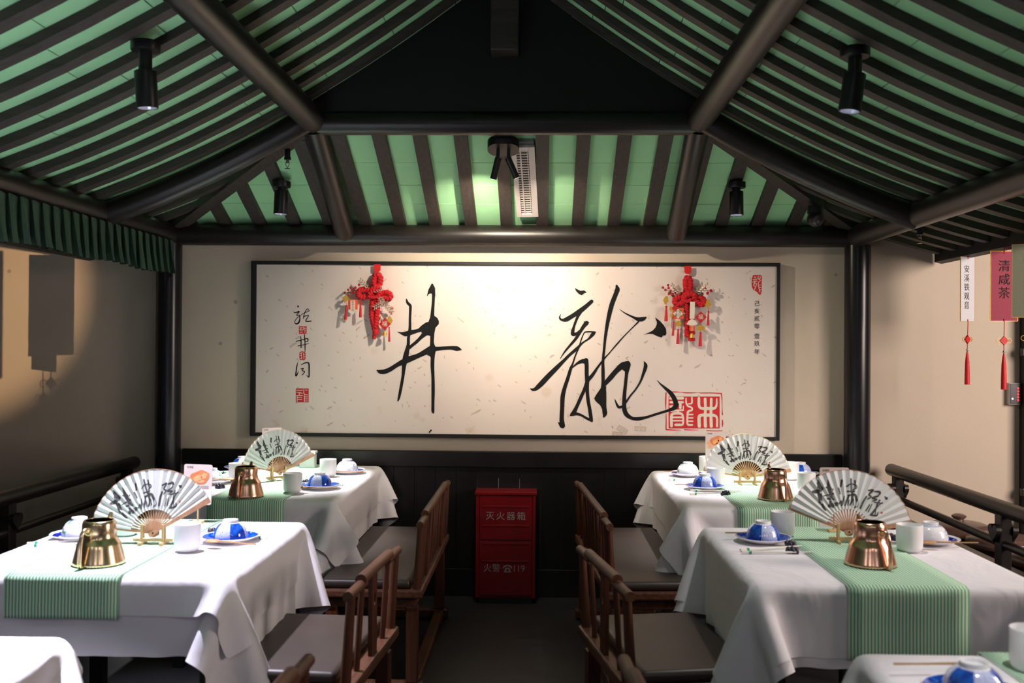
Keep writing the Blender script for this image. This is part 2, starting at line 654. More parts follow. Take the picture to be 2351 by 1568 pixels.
# ------------------------------------------------------------------ room shell
YW = 5.70            # face of the back wall
EY, EX, EZ = 5.62, 1.93, 2.05     # eave beams
PX, PY, PZ = 0.92, 4.75, 2.49     # upper purlins

struct(MB().box(-7, 7, -3.5, 5.9, -0.05, 0).build('floor', 'floor', smooth=False), 'dark slate floor of the dining pavilion')
wall = struct(MB().box(-7, 7, YW, YW + 0.12, 0, 3.7).build('wall_back', 'plaster', smooth=False), 'beige plaster wall behind the tables')
rail = MB().box(-1.88, 1.88, YW - 0.035, YW, 0.735, 0.826)
rail.build('wainscot_rail', 'wainscot', wall, smooth=False, bevel=0.004)
plank = MB().box(-0.0585, 0.0585, -0.018, 0, 0.16, 0.735).mesh('plank', 'wainscot', False)
for i in range(31):
    o = bpy.data.objects.new('plank', plank)
    o.location = (-1.8 + 0.12 * i, YW, 0)
    o.parent = wall
    COL.objects.link(o)
MB().box(-1.88, 1.88, YW - 0.03, YW, 0, 0.157).build('skirting', 'wainscot', wall, smooth=False, bevel=0.004)

door = struct(MB().box(2.875, 3.02, YW - 0.09, YW, 0, 2.35).build('door_1', 'black', smooth=False, bevel=0.004), 'black door post on the right of the back wall')
MB().box(3.02, 3.9, YW - 0.05, YW, 0, 2.2).build('door_leaf', 'black', door, smooth=False)
for z in (1.41, 0.63):
    MB().box(2.855, 2.88, YW - 0.085, YW - 0.05, z - 0.022, z + 0.022).build('hinge', 'black_metal', door, smooth=False, bevel=0.004)

# ------------------------------------------------------------------ roof
BH = 0.034      # rafter depth


def zs(a):      # green sheet underside on the side slopes, a = |X|
    a = abs(a)
    return 3.236 - 0.80 * a + 0.116 * a * a


def zb(y):      # green sheet underside on the back slope
    return 2.126 + 0.425 * (EY - y) + 0.02 * (EY - y) ** 2


def hip(y):     # |X| of the hip at depth y
    return PX + (EX - PX) * (y - PY) / (EY - PY)


RAFT_Y = [5.60 - 0.2 * k for k in range(26)]
rng = random.Random(4)


def strip(mb, sgn, y0, y1, a0, a1, dz0, dz1, seg):
    vs = []
    for k in range(seg + 1):
        a = a0 + (a1 - a0) * k / seg
        z = zs(a)
        vs += [(sgn * a, y0, z + dz0), (sgn * a, y1, z + dz0), (sgn * a, y1, z + dz1), (sgn * a, y0, z + dz1)]
    fs = []
    for k in range(seg):
        for j in range(4):
            q = (4 * k + j, 4 * k + (j + 1) % 4, 4 * k + 4 + (j + 1) % 4, 4 * k + 4 + j)
            fs.append(q if sgn < 0 else q[::-1])
    fs.append((0, 1, 2, 3) if sgn > 0 else (3, 2, 1, 0))
    e = 4 * seg
    fs.append((e + 3, e + 2, e + 1, e) if sgn > 0 else (e, e + 1, e + 2, e + 3))
    return mb.add(vs, fs)


for sgn, side in ((-1, 'left'), (1, 'right')):
    slope = struct_empty('ceiling_' + side, side + ' slope of the green sheeted pavilion roof with dark rafters')
    rest = MB()
    for j, y in enumerate(RAFT_Y):
        a0 = 0.03 if y < PY + 0.02 else hip(y) + 0.02
        m = strip(MB(), sgn, y - 0.030, y + 0.030, a0, 2.40, -BH, 0.0, 14)
        m.build('rafter', 'rafter', slope, angle=50)
        yn = y - 0.2
        a0 = 0.02 if yn + 0.1 < PY else hip(yn + 0.1) - 0.03
        if y < 2.3:
            strip(rest, sgn, yn + 0.001, y - 0.001, a0, 2.40, 0.0, 0.008, 12)
            continue
        a = a0
        nxt = a0 + rng.uniform(0.08, 0.3)
        while a < 2.40 - 0.02:
            b = min(nxt, 2.40)
            if 2.40 - b < 0.05:
                b = 2.40
            strip(MB(), sgn, yn + 0.001, y - 0.001, a + 0.002, b - 0.002, rng.uniform(0, 0.002), 0.009, 3).build('green_sheet', 'green_panel', slope, angle=50)
            a = b
            nxt = b + 0.305
    o = rest.build('green_sheeting', 'green_panel', slope, angle=50)
    o['kind'] = 'stuff'
    strip(MB(), sgn, 0.34, 5.69, 0.0, 2.42, 0.03, 0.05, 14).build('light_block_backing', 'black', slope, angle=50)  # added black backing, stops light leaking through the sheet seams
    strip(MB(), sgn, 0.4, 5.66, 2.385, 2.425, -0.075, 0.02, 1).build('fascia_board', 'black', slope, smooth=False)

back = struct_empty('ceiling_back', 'back slope of the green sheeted pavilion roof above the painting')


def bstrip(mb, x0, x1, y0, y1, dz0, dz1):
    vs = []
    for k in range(4):
        y = y0 + (y1 - y0) * k / 3
        z = zb(y)
        vs += [(x0, y, z + dz0), (x1, y, z + dz0), (x1, y, z + dz1), (x0, y, z + dz1)]
    fs = []
    for k in range(3):
        for j in range(4):
            fs.append((4 * k + j, 4 * k + (j + 1) % 4, 4 * k + 4 + (j + 1) % 4, 4 * k + 4 + j)[::-1])
    fs.append((0, 1, 2, 3))
    fs.append((15, 14, 13, 12))
    return mb.add(vs, fs)


BX0 = -0.02
for k in range(-9, 10):
    x = BX0 + 0.2 * k
    y0 = PY + 0.01 if abs(x) < PX else PY + (abs(x) - PX) / (EX - PX) * (EY - PY) + 0.02
    if y0 < 5.55:
        bstrip(MB(), x - 0.033, x + 0.033, y0, 5.69, -BH, 0.0).build('rafter', 'rafter_y', back, angle=50)
    xa, xb = x + 0.001, x + 0.199
    xm = max(abs(xa), abs(xb)) if abs(x + 0.1) > PX else 0
    y0 = PY + 0.01 if abs(x + 0.1) < PX + 0.02 else PY + (abs(x + 0.1) - PX) / (EX - PX) * (EY - PY) - 0.06
    rows = [4.60, 4.86, 5.08, 5.27, 5.44, 5.69]
    for ra, rb in zip(rows[:-1], rows[1:]):
        ra, rb = max(ra, y0), rb
        if rb - ra > 0.02:
            bstrip(MB(), xa, xb, ra + 0.0018, rb - 0.0018, rng.uniform(0, 0.002), 0.009).build('green_sheet', 'green_panel', back, angle=50)
bstrip(MB(), -1.95, 1.95, PY + 0.01, 5.69, 0.06, 0.075).build('light_block_backing', 'black', back, smooth=False)  # same added light block above the back slope

# gable above the upper purlin
gable = MB()
outl = [(-PX, PZ), (PX, PZ)] + [(PX * (1 - k / 8), zs(PX * (1 - k / 8)) + 0.01) for k in range(9)] + [(-PX * k / 8, zs(PX * k / 8) + 0.01) for k in range(1, 9)]
gable.prism(outl, lambda x, z, d: (x, PY - 0.02 + d, z), 0.03)
struct(gable.build('wall_gable', 'black', smooth=False), 'black gable board above the upper cross beam')


def beam(name, pts, r, label, n=24, mat='beam', cat='beam', group=None):
    o = MB().tube(pts, r, n).build(name, mat)
    tag(o, label, cat, group)
    return o


def capped(p0, p1, r, k=5):
    """points and radii of a rod with a domed far end"""
    p0, p1 = Vector(p0), Vector(p1)
    d = (p1 - p0).normalized()
    P = [p0]
    R = [r]
    for i in range(k + 1):
        a = PI / 2 * i / k
        P.append(p1 + d * r * math.sin(a))
        R.append(max(r * math.cos(a), 0.002))
    return P, R


def curve_pts(sgn, y, a0, a1, drop, n=14):
    return [(sgn * (a0 + (a1 - a0) * i / n), y, zs(a0 + (a1 - a0) * i / n) - drop) for i in range(n + 1)]


recenter(beam('upper_cross_beam', [(-PX, PY, PZ), (PX, PY, PZ)], 0.056, 'round black cross beam under the black gable'))
recenter(beam('eave_beam', [(-EX, EY, EZ), (EX, EY, EZ)], 0.060, 'round black eave beam running above the framed painting'))
for sgn, side in ((-1, 'left'), (1, 'right')):
    recenter(beam('side_purlin', [(sgn * PX, PY + 0.02, PZ + 0.01), (sgn * PX, 0.4, PZ + 0.01)], 0.062,
                  'thick round beam rising towards the viewer on the %s roof slope' % side))
    recenter(beam('side_eave_beam', [(sgn * EX, EY, EZ), (sgn * EX, 0.4, EZ)], 0.060,
                  'round eave beam along the %s side of the pavilion' % side))
    recenter(beam('curved_rafter', curve_pts(sgn, PY - 0.05, PX - 0.02, EX, BH + 0.055), 0.058,
                  'curved round rafter from upper beam to the %s eave' % side))
    P, R = capped((sgn * PX, PY, PZ - 0.012), (sgn * PX, 5.50, 2.060), 0.056)
    o = MB().tube(P, R, 24).build('back_rafter', 'beam')
    recenter(tag(o, 'short round rafter dropping onto the eave beam at the %s' % side, 'beam'))
    p0 = Vector((sgn * (PX + 0.03), PY + 0.03, 2.50))
    p1 = Vector((sgn * EX, EY, 2.10))
    d = (p1 - p0).normalized()
    xax = d.cross(Vector((0, 0, 1))).normalized()
    Rm = Matrix((xax, d, xax.cross(d))).transposed()
    o = MB().obox((p0 + p1) / 2, (0.04, (p1 - p0).length / 2, 0.04), Rm).build('hip_rafter', 'rafter_y', smooth=False)
    recenter(tag(o, 'flat dark hip board at the %s back corner of roof' % side, 'beam'))
    col = thing('column', 'round black column at the %s end of the painting wall' % side, 'column', (sgn * 1.945, EY, 0))
    MB().lathe([(0.071, 0.0), (0.071, 2.0)], 32).build('shaft', 'column', col)
    MB().lathe([(0.11, 0), (0.115, 0.03), (0.105, 0.07), (0.075, 0.08)], 32).build('base_stone', 'black', col)
recenter(beam('ridge_beam', [(0, 0.4, 3.13), (0, 4.78, 3.13)], 0.055, 'dark round ridge beam at the roof top'))
kp = MB().box(-0.065, 0.065, PY - 0.14, PY - 0.02, 2.80, 3.12).build('king_post', 'rafter', smooth=False, bevel=0.006)
recenter(tag(kp, 'short dark hanging post at the gable peak', 'post'))

# ------------------------------------------------------------------ railings and ledge outside the columns
RX = 2.13


def heart(fn_x, sgn, y, z, s):
    pts = []
    for i in range(28):
        t = 2 * PI * i / 28
        px_ = 16 * math.sin(t) ** 3
        pz_ = 13 * math.cos(t) - 5 * math.cos(2 * t) - 2 * math.cos(3 * t) - math.cos(4 * t)
        pts.append((px_ / 16 * s, pz_ / 16 * s))
    return pts


for sgn, side in ((-1, 'left'), (1, 'right')):
    rl = thing('railing', 'black wooden railing with heart brackets along the %s side' % side, 'railing', (sgn * RX, 3.0, 0))
    def B(mb, name, mat='beam', **k):
        return mb.build(name, mat, rl, world=True, **k)
    P, R = capped((sgn * RX, 0.5, 0.752), (sgn * RX, 5.60, 0.752), 0.034)
    B(MB().tube(P, R, 20), 'top_rail')
    B(MB().tube([(sgn * RX, 0.5, 0.605), (sgn * RX, 5.62, 0.605)], 0.019, 14), 'lower_rail')
    B(MB().box(sgn * RX - 0.06, sgn * RX + 0.06, 0.5, 5.68, 0.45, 0.50), 'ledge', smooth=False, bevel=0.005)
    B(MB().box(sgn * RX - 0.03, sgn * RX + 0.03, 0.5, 5.68, 0.0, 0.45), 'ledge_panel', 'black', smooth=False)
    for y in (5.50, 4.26, 3.0, 1.74):
        post = B(MB().box(sgn * RX - 0.024, sgn * RX + 0.024, y - 0.030, y + 0.030, 0.50, 0.735), 'post', smooth=False, bevel=0.005)
        for q in (-1, 1):
            m = MB().prism(heart(0, 1, 0, 0, 0.042), lambda u, w, d: (sgn * RX + q * (0.024 + d), y + u, 0.655 + w), 0.022)
            h = m.build('heart_bracket', 'beam', None, smooth=False)
            h.data.vertices.foreach_set('co', (np.array(m.v) - np.array(rl.location)).ravel())
            h.parent = post

# ------------------------------------------------------------------ pleated valance under the left eave beam
vm = MB()
N = 0
ys, xs = [], []
y = 0.6
while y < 5.50:
    for (dy, dx) in ((0.012, 0.0), (-0.006, 0.034), (-0.002, 0.040), (0.03, 0.030), (0.06, 0.014), (0.082, 0.002)):
        ys.append(y + dy)
        xs.append(dx)
    y += 0.088
rg = random.Random(9)
cols = len(ys)
wob = [rg.uniform(-0.004, 0.004) for _ in range(cols)]
for zi, zz in enumerate((2.0, 1.95, 1.90, 1.85, 1.812)):
    for k in range(cols):
        f = 0.4 + 0.6 * zi / 4
        vm.v.append((-EX + 0.045 + xs[k] * 1.15 * f + wob[k] * zi * 0.35, ys[k] + wob[k] * zi * 0.4, zz - (0.006 * math.sin(ys[k] * 9) if zi == 4 else 0)))
for zi in range(4):
    for k in range(cols - 1):
        vm.f.append((zi * cols + k, zi * cols + k + 1, (zi + 1) * cols + k + 1, (zi + 1) * cols + k))
vo = vm.build('valance', 'valance', smooth=False)
s = vo.modifiers.new('thickness', 'SOLIDIFY')
s.thickness = 0.0015
recenter(tag(vo, 'dark green knife pleated valance under the left eave beam', 'valance'))

# ------------------------------------------------------------------ framed calligraphy
YP = 5.662
PL, PR_, PT, PB = -1.484, 1.524, 1.905, 0.903
paint = thing('framed_calligraphy', 'wide framed calligraphy on flecked rice paper filling the back wall', 'painting', ((PL + PR_) / 2, YW, PB))


def pb(mb, name, mat, parent=paint, **k):
    off = Vector(paint.location)
    mb.v = [(p[0] - off.x, p[1] - off.y, p[2] - off.z) for p in mb.v]
    return mb.build(name, mat, parent, **k)


sheet = MB()
cz = (PT + PB) / 2
sheet.box(PL + 0.015, PR_ - 0.015, YP, YW - 0.001, PB + 0.015, PT - 0.015)
sheet.v = [(p[0], p[1] - YP, p[2] - cz) for p in sheet.v]
so = sheet.build('paper_sheet', 'paper', paint, smooth=False)
so.location = (0 - paint.location.x, YP - YW, cz - PB)
frame = MB()
for (x0, x1, z0, z1) in ((PL, PR_, PT - 0.02, PT), (PL, PR_, PB, PB + 0.02), (PL, PL + 0.03, PB + 0.02, PT - 0.02), (PR_ - 0.018, PR_, PB + 0.02, PT - 0.02)):
    m = MB().box(x0, x1, YP - 0.012, YW - 0.002, z0, z1)
    pb(m, 'frame_bar', 'black', smooth=False, bevel=0.002)


def on_paper(ox, oy, s, lift):
    def fn(x, y):
        p = at(ox + x / s, oy + y / s, YP - lift)
        return (p.x, p.y, p.z)
    return fn


def writing(name, strokes, polys, ox, oy, s, mat='ink', lift=0.0016, parent=paint, scale=1.0, label=None):
    mb = MB()
    for i, pl in enumerate(polys):
        mb.flat(pl, on_paper(ox, oy, s, lift + 0.00002 * i))
    for i, st in enumerate(strokes):
        mb.brush(st, on_paper(ox, oy, s, lift + 0.00002 * (i + len(polys))), scale)
    o = pb(mb, name, mat, parent, smooth=False)
    if label:
        o['label'] = label
    return o


JING = [
    [(408, 232, 14), (420, 270, 28), (450, 300, 30), (452, 340, 30), (448, 450, 27), (446, 570, 32), (432, 660, 32), (428, 740, 36), (410, 830, 56), (395, 900, 62), (381, 980, 46), (368, 1100, 34), (345, 1230, 34), (325, 1330, 28), (312, 1370, 16)],
    [(306, 597, 3), (345, 610, 20), (400, 620, 54), (460, 603, 54), (540, 582, 40), (600, 555, 76), (650, 530, 90)],
    [(630, 600, 70), (570, 660, 40), (520, 710, 36), (470, 750, 34), (440, 775, 36)],
    [(713, 180, 36), (708, 280, 34), (700, 400, 42), (700, 480, 60), (698, 640, 44), (696, 720, 42), (703, 790, 70), (703, 880, 46), (700, 980, 42), (706, 1100, 36), (708, 1250, 38), (706, 1400, 34), (706, 1485, 34), (713, 1510, 14)],
    [(76, 1030, 12), (110, 1045, 44), (160, 1045, 52), (230, 1015, 50), (300, 970, 48), (380, 930, 64), (450, 900, 64), (540, 865, 52), (620, 825, 64), (690, 795, 84), (740, 788, 50), (830, 780, 40), (920, 777, 42), (975, 785, 54), (1000, 790, 36), (1026, 797, 8)],
]
JING_P = [
    [(690, 55), (705, 55), (730, 105), (733, 195), (700, 205), (690, 165), (660, 170), (645, 195), (638, 190), (655, 120)],
    [(600, 530), (650, 500), (680, 415), (720, 415), (755, 440), (773, 475), (772, 510), (735, 550), (717, 640), (690, 655), (668, 640), (640, 635), (600, 650), (575, 600)],
    [(640, 860), (665, 865), (685, 890), (705, 890), (705, 840), (650, 830)],
    [(650, 770), (670, 760), (682, 715), (715, 715), (720, 755), (745, 765), (740, 800), (660, 800)],
]
writing('calligraphy_character', JING, JING_P, 850, 640, 4.9, label='large black brush character with two crossing pairs of strokes')
LONG_A = [
    [(690, 225, 36), (640, 270, 40), (570, 325, 48), (500, 370, 42), (440, 405, 44), (400, 412, 26), (375, 400, 20), (370, 380, 14), (382, 355, 4)],
    [(575, 330, 40), (545, 390, 26), (515, 470, 24), (500, 530, 36), (505, 555, 38), (540, 547, 26), (570, 525, 26)],
    [(640, 440, 40), (610, 475, 36), (575, 530, 30), (530, 600, 28), (470, 670, 22), (420, 730, 16), (374, 800, 4)],
    [(725, 535, 14), (700, 555, 36), (660, 600, 18), (600, 640, 16), (540, 700, 30), (470, 760, 28), (410, 820, 32), (340, 890, 44), (260, 970, 50), (180, 1055, 50), (130, 1100, 36), (100, 1108, 24), (76, 1096, 4)],
    [(726, 532, 12), (680, 530, 14), (632, 532, 14), (612, 545, 10), (585, 610, 12), (565, 680, 14), (530, 760, 14), (500, 850, 18), (480, 900, 30), (450, 1000, 34), (420, 1090, 38), (400, 1180, 44), (395, 1290, 42), (390, 1400, 44), (392, 1455, 46)],
    [(498, 888, 8), (540, 850, 22), (590, 825, 38), (625, 825, 48)],
    [(634, 815, 46), (640, 870, 40), (640, 950, 40), (645, 1030, 40), (645, 1110, 36), (655, 1220, 34), (670, 1300, 34), (682, 1380, 36), (690, 1420, 26)],
    [(690, 1415, 28), (640, 1395, 24), (590, 1365, 22), (540, 1350, 30), (500, 1352, 40), (485, 1362, 26), (474, 1370, 6)],
    [(510, 1340, 44), (540, 1280, 34), (580, 1190, 34), (620, 1100, 32), (650, 1020, 36), (700, 960, 32), (760, 870, 18), (810, 800, 10), (871, 740, 10)],
]
LONG_AP = [
    [(520, 88), (545, 105), (580, 120), (615, 115), (640, 135), (615, 145), (590, 165), (560, 150), (535, 125)],
    [(612, 425), (640, 430), (665, 432), (650, 465), (615, 470)],
    [(350, 1430), (372, 1440), (375, 1400), (412, 1400), (425, 1475), (405, 1497), (375, 1485)],
]
LONG_B = [
    [(243, 70, 22), (250, 105, 46), (235, 150, 44), (200, 240, 46), (175, 330, 44), (150, 450, 36), (130, 580, 28), (118, 700, 26), (107, 810, 26), (107, 930, 34), (108, 1040, 34), (110, 1120, 56), (115, 1200, 50), (118, 1280, 44), (125, 1345, 46), (115, 1378, 20)],
    [(460, 430, 16), (400, 490, 10), (320, 570, 10), (240, 660, 14), (180, 730, 10), (120, 800, 12), (60, 880, 16), (0, 960, 22)],
    [(275, 308, 4), (330, 345, 12), (400, 380, 20), (450, 402, 36), (490, 405, 44), (520, 395, 32), (538, 384, 12)],
    [(115, 1060, 40), (180, 990, 50), (240, 920, 50), (300, 868, 62), (335, 858, 60)],
    [(352, 870, 56), (342, 950, 34), (332, 1050, 32), (322, 1150, 36), (318, 1250, 40), (322, 1310, 44), (345, 1360, 44), (400, 1395, 32), (460, 1400, 36), (540, 1385, 26), (620, 1360, 24), (700, 1335, 24), (780, 1310, 30), (820, 1290, 46), (836, 1258, 48), (820, 1200, 46), (780, 1140, 40), (720, 1085, 24), (680, 1050, 14), (648, 1015, 4)],
    [(517, 826, 6), (532, 860, 34), (530, 890, 36), (510, 950, 28), (480, 1030, 18), (430, 1110, 16), (380, 1170, 16), (340, 1230, 18), (310, 1270, 22), (270, 1285, 26), (250, 1265, 24), (235, 1230, 14), (224, 1203, 4)],
]
LONG_BP = [
    [(108, 1050), (80, 1100), (45, 1150), (18, 1195), (30, 1220), (80, 1265), (100, 1310), (140, 1310), (130, 1150), (140, 1080)],
    [(627, 385), (680, 425), (710, 460), (735, 500), (740, 545), (730, 565), (705, 568), (692, 588), (650, 575), (600, 550), (560, 550), (510, 560), (560, 540), (600, 520), (630, 490), (645, 455), (645, 430)],
    [(290, 845), (330, 825), (362, 822), (380, 838), (384, 862), (376, 890), (345, 930), (318, 922), (290, 900)],
]
sA = writing('calligraphy_character', LONG_A, LONG_AP, 1200, 640, 4.3556, label='left half of the large black brush character by the red seal')
sB = writing('calligraphy_character', LONG_B, LONG_BP, 1360, 640, 4.3556, lift=0.0018, label='right half of the large black brush character by the red seal')
writing('ink_drop', [[(985, 992, 2), (990, 988, 3)]], [[(984, 993), (989, 986), (991, 986), (987, 994)]], 0, 0, 1.0)
# left signature column
LC = [
    [[(150, 78, 10), (163, 86, 22), (150, 103, 8)],
     [(97, 182, 10), (130, 180, 14), (175, 162, 18), (160, 190, 14), (137, 222, 12), (180, 224, 14), (184, 290, 18), (165, 335, 24), (130, 350, 18), (110, 330, 12), (116, 300, 10), (150, 255, 10), (200, 220, 9), (250, 185, 8), (322, 158, 10), (300, 122, 10), (265, 170, 12), (245, 230, 12), (240, 268, 10)],
     [(250, 237, 12), (315, 222, 12), (292, 270, 12), (275, 308, 14), (310, 312, 16), (354, 308, 16)]],
    [[(130, 612, 14), (190, 598, 12), (250, 582, 14), (295, 570, 14), (308, 582, 16), (300, 612, 14), (272, 614, 8)],
     [(198, 540, 12), (205, 600, 12), (205, 706, 14)], [(255, 508, 12), (262, 600, 14), (265, 700, 14), (263, 770, 8)],
     [(160, 680, 14), (220, 668, 10), (280, 655, 10), (325, 642, 6)]],
    [[(155, 928, 6), (140, 990, 18), (130, 1060, 16), (126, 1128, 22), (145, 1110, 16), (165, 1060, 6)],
     [(205, 965, 8), (260, 937, 16), (310, 932, 18), (325, 970, 20), (325, 1060, 18), (325, 1130, 18), (314, 1148, 16), (285, 1118, 6)],
     [(205, 1025, 14), (240, 1020, 14), (220, 1050, 12), (255, 1062, 14), (245, 1090, 14), (212, 1123, 6)]],
]
for st in LC:
    writing('signature_character', st, [], 660, 690, 6.533)
# seals: red ground with paper-coloured cuts
def seal(outl, cuts, ox, oy, s, borders=(), label=None):
    o = writing('red_seal', list(borders), outl, ox, oy, s, 'seal_red', 0.0008, label=label)
    if cuts:
        writing('seal_cut', cuts, [], ox, oy, s, 'cream', 0.0012, o).parent = o
    return o


def fix(o):
    return o


def rect(x0, y0, x1, y1):
    return [(x0, y0), (x1, y0), (x1, y1), (x0, y1)]


seal([rect(172, 385, 287, 497)], [[(185, 408, 8), (222, 404, 8)], [(182, 432, 8), (225, 430, 8)], [(203, 405, 8), (200, 440, 8)], [(188, 455, 8), (228, 455, 8)], [(190, 478, 8), (224, 478, 8)], [(238, 395, 10), (244, 430, 10), (236, 440, 8)], [(262, 400, 8), (262, 478, 8)], [(255, 420, 6), (280, 420, 6)], [(255, 450, 6), (280, 450, 6)], [(255, 475, 6), (280, 475, 6)]], 660, 690, 6.533)
seal([[(195, 766), (225, 762), (258, 772), (272, 790), (270, 870), (262, 888), (240, 897), (215, 888), (190, 890), (180, 870), (178, 800), (184, 775)]], [[(190, 800, 9), (225, 780, 9)], [(205, 775, 8), (215, 880, 8)], [(190, 830, 8), (215, 820, 8)], [(190, 870, 8), (222, 860, 8)], [(240, 785, 9), (246, 880, 9)], [(240, 800, 7), (262, 815, 7)], [(240, 840, 7), (264, 845, 7)]], 660, 690, 6.533)
seal([rect(125, 1318, 318, 1527)], [[(135, 1345, 12), (225, 1345, 12)], [(140, 1375, 12), (220, 1390, 12)], [(180, 1375, 12), (175, 1420, 12)], [(140, 1425, 12), (225, 1425, 12)], [(148, 1455, 10), (215, 1455, 10)], [(148, 1485, 10), (215, 1485, 10)], [(145, 1430, 10), (145, 1520, 10)], [(245, 1330, 10), (250, 1400, 12), (300, 1415, 12)], [(270, 1340, 10), (300, 1345, 10)], [(255, 1420, 12), (255, 1515, 12)], [(265, 1445, 9), (305, 1445, 9)], [(265, 1475, 9), (305, 1475, 9)], [(265, 1505, 9), (305, 1505, 9)]], 660, 690, 6.533)
seal([[(105, 85), (240, 82), (255, 120), (250, 370), (238, 405), (225, 432), (200, 410), (170, 375), (110, 340), (85, 290), (78, 210), (90, 130)]],
     [[(128, 122, 18), (150, 124, 16)], [(106, 160, 12), (172, 152, 12)], [(125, 160, 10), (120, 188, 10)], [(155, 158, 10), (150, 188, 10)], [(96, 206, 12), (176, 188, 12)], [(140, 195, 14), (115, 260, 14), (135, 280, 10)], [(112, 245, 10), (165, 235, 12), (130, 335, 14)], [(195, 100, 12), (190, 150, 12), (225, 140, 12), (225, 100, 10)], [(195, 150, 12), (230, 180, 12), (195, 215, 12), (200, 280, 14), (220, 375, 14)], [(205, 260, 10), (238, 255, 10)], [(205, 295, 10), (238, 300, 10)], [(212, 340, 8), (238, 335, 8)]], 1715, 620, 7.4667)
BORD = [
    [(270, 140, 40), (480, 140, 30), (620, 150, 16), (760, 165, 36), (1000, 170, 30), (1170, 160, 14), (1300, 175, 30), (1600, 172, 30), (1930, 190, 30)],
    [(1940, 190, 40), (1960, 350, 30), (1965, 560, 20), (1970, 760, 24), (1975, 880, 44)], [(1975, 1060, 30), (1980, 1180, 48), (1975, 1280, 20)],
    [(130, 170, 40), (120, 450, 44), (120, 700, 20)], [(130, 860, 24), (135, 1100, 34), (130, 1350, 40)],
    [(140, 1370, 50), (400, 1390, 30), (610, 1390, 14)], [(740, 1375, 40), (960, 1385, 30), (1180, 1390, 14)], [(1460, 1405, 24), (1700, 1415, 26), (1970, 1412, 20)],
]
CUTS = [
    [(270, 345, 88), (680, 345, 88)], [(280, 475, 78), (680, 475, 78)], [(600, 490, 80), (600, 660, 80)], [(280, 620, 90), (420, 610, 90)], [(300, 760, 62), (680, 735, 62)], [(698, 600, 34), (695, 740, 40)],
    [(525, 750, 70), (508, 840, 62)],
    [(310, 1255, 92), (310, 920, 92), (390, 845, 84), (600, 845, 84), (680, 930, 66), (680, 1190, 66), (560, 1215, 84), (440, 1215, 84)], [(360, 970, 58), (650, 970, 58)], [(360, 1080, 52), (650, 1080, 52)],
    [(785, 340, 38), (792, 500, 56), (850, 600, 60), (970, 655, 60), (975, 735, 60), (860, 780, 76), (832, 900, 62), (832, 1180, 62), (910, 1218, 66), (990, 1215, 60)],
    [(975, 315, 50), (975, 500, 58), (870, 530, 46)], [(850, 880, 50), (1005, 880, 50)], [(850, 990, 46), (1005, 990, 46)], [(850, 1095, 46), (1005, 1095, 46)],
    [(1205, 345, 88), (1212, 590, 88), (1290, 675, 90), (1500, 680, 110), (1690, 678, 96), (1778, 590, 66), (1790, 360, 42)],
    [(1410, 370, 96), (1420, 700, 86), (1410, 900, 96), (1420, 1260, 106)], [(1610, 370, 88), (1604, 700, 86), (1600, 900, 96), (1612, 1260, 106)],
    [(1218, 1260, 108), (1216, 960, 108), (1300, 900, 96), (1500, 900, 106), (1690, 905, 96), (1795, 985, 70), (1800, 1265, 68)],
]
seal([rect(215, 290, 1885, 1335)], CUTS, 1520, 890, 14.253, BORD, 'large rectangular vermilion seal with pale cut characters')
# right date column
dc = MB()
for ch, y in zip('己亥贰零壹玖年', (577, 708, 838, 970, 1140, 1265, 1408)):
    fn = on_paper(1715, 620, 7.4667, 0.0016)
    text_into(dc, ch, 100, lambda u, v: fn(170 + u, y - v))
pb(dc, 'date_inscription', 'ink', smooth=False)
# pale ghost seals at the foot
M['ghost'] = plain('faded_seal_print', (0.52, 0.40, 0.26, 1), 0.75, var=0.1)
fn = on_paper(1360, 640, 4.3556, 0.0009)
for (cx, cy, w, h, a) in ((300, 1510, 100, 50, 0.55), (480, 1500, 105, 40, 0.05), (250, 1555, 100, 40, 0.15)):
    gh = MB()
    ca, sa = math.cos(a), math.sin(a)
    P_ = lambda u, v: (cx + u * ca - v * sa, cy + u * sa + v * ca, 4)
    gh.brush([P_(-w / 2, -h / 2), P_(w / 2, -h / 2)], fn)
    gh.brush([P_(-w / 2, h / 2), P_(w / 2, h / 2)], fn)
    gh.brush([P_(-w / 2, -h / 2), P_(-w / 2, h / 2)], fn)
    gh.brush([P_(w / 2, -h / 2), P_(w / 2, h / 2)], fn)
    for k in range(-3, 4):
        gh.brush([P_(k * w / 8, -h / 3), P_(k * w / 8, h / 3)], fn, 0.8)
    pb(gh, 'faded_seal', 'ghost', smooth=False)['kind'] = 'stuff'


# ------------------------------------------------------------------ red knot hangings
def two_strand(mb, path, r, turns_per_m=38, n=8, sub=8):
    P = [Vector(p) for p in path]
    out = []
    Q = [P[0] * 2 - P[1]] + P + [P[-1] * 2 - P[-2]]
    for i in range(1, len(Q) - 2):
        for k in range(sub):
            t = k / sub
            out.append(0.5 * (2 * Q[i] + (Q[i + 1] - Q[i - 1]) * t + (2 * Q[i - 1] - 5 * Q[i] + 4 * Q[i + 1] - Q[i + 2]) * t * t + (3 * Q[i] - Q[i - 1] - 3 * Q[i + 1] + Q[i + 2]) * t ** 3))
    out.append(P[-1])
    L = 0
    A, B_ = [], []
    Y = Vector((0, 1, 0))
    for i, p in enumerate(out):
        if i:
            L += (p - out[i - 1]).length
        t = (out[min(i + 1, len(out) - 1)] - out[max(i - 1, 0)]).normalized()
        nrm = t.cross(Y).normalized()
        ph = 2 * PI * turns_per_m * L
        off = (nrm * math.cos(ph) + Y * math.sin(ph)) * r * 0.52
        A.append(p + off)
        B_.append(p - off)
    mb.tube(A, r * 0.62, n)
    mb.tube(B_, r * 0.62, n)
    return mb


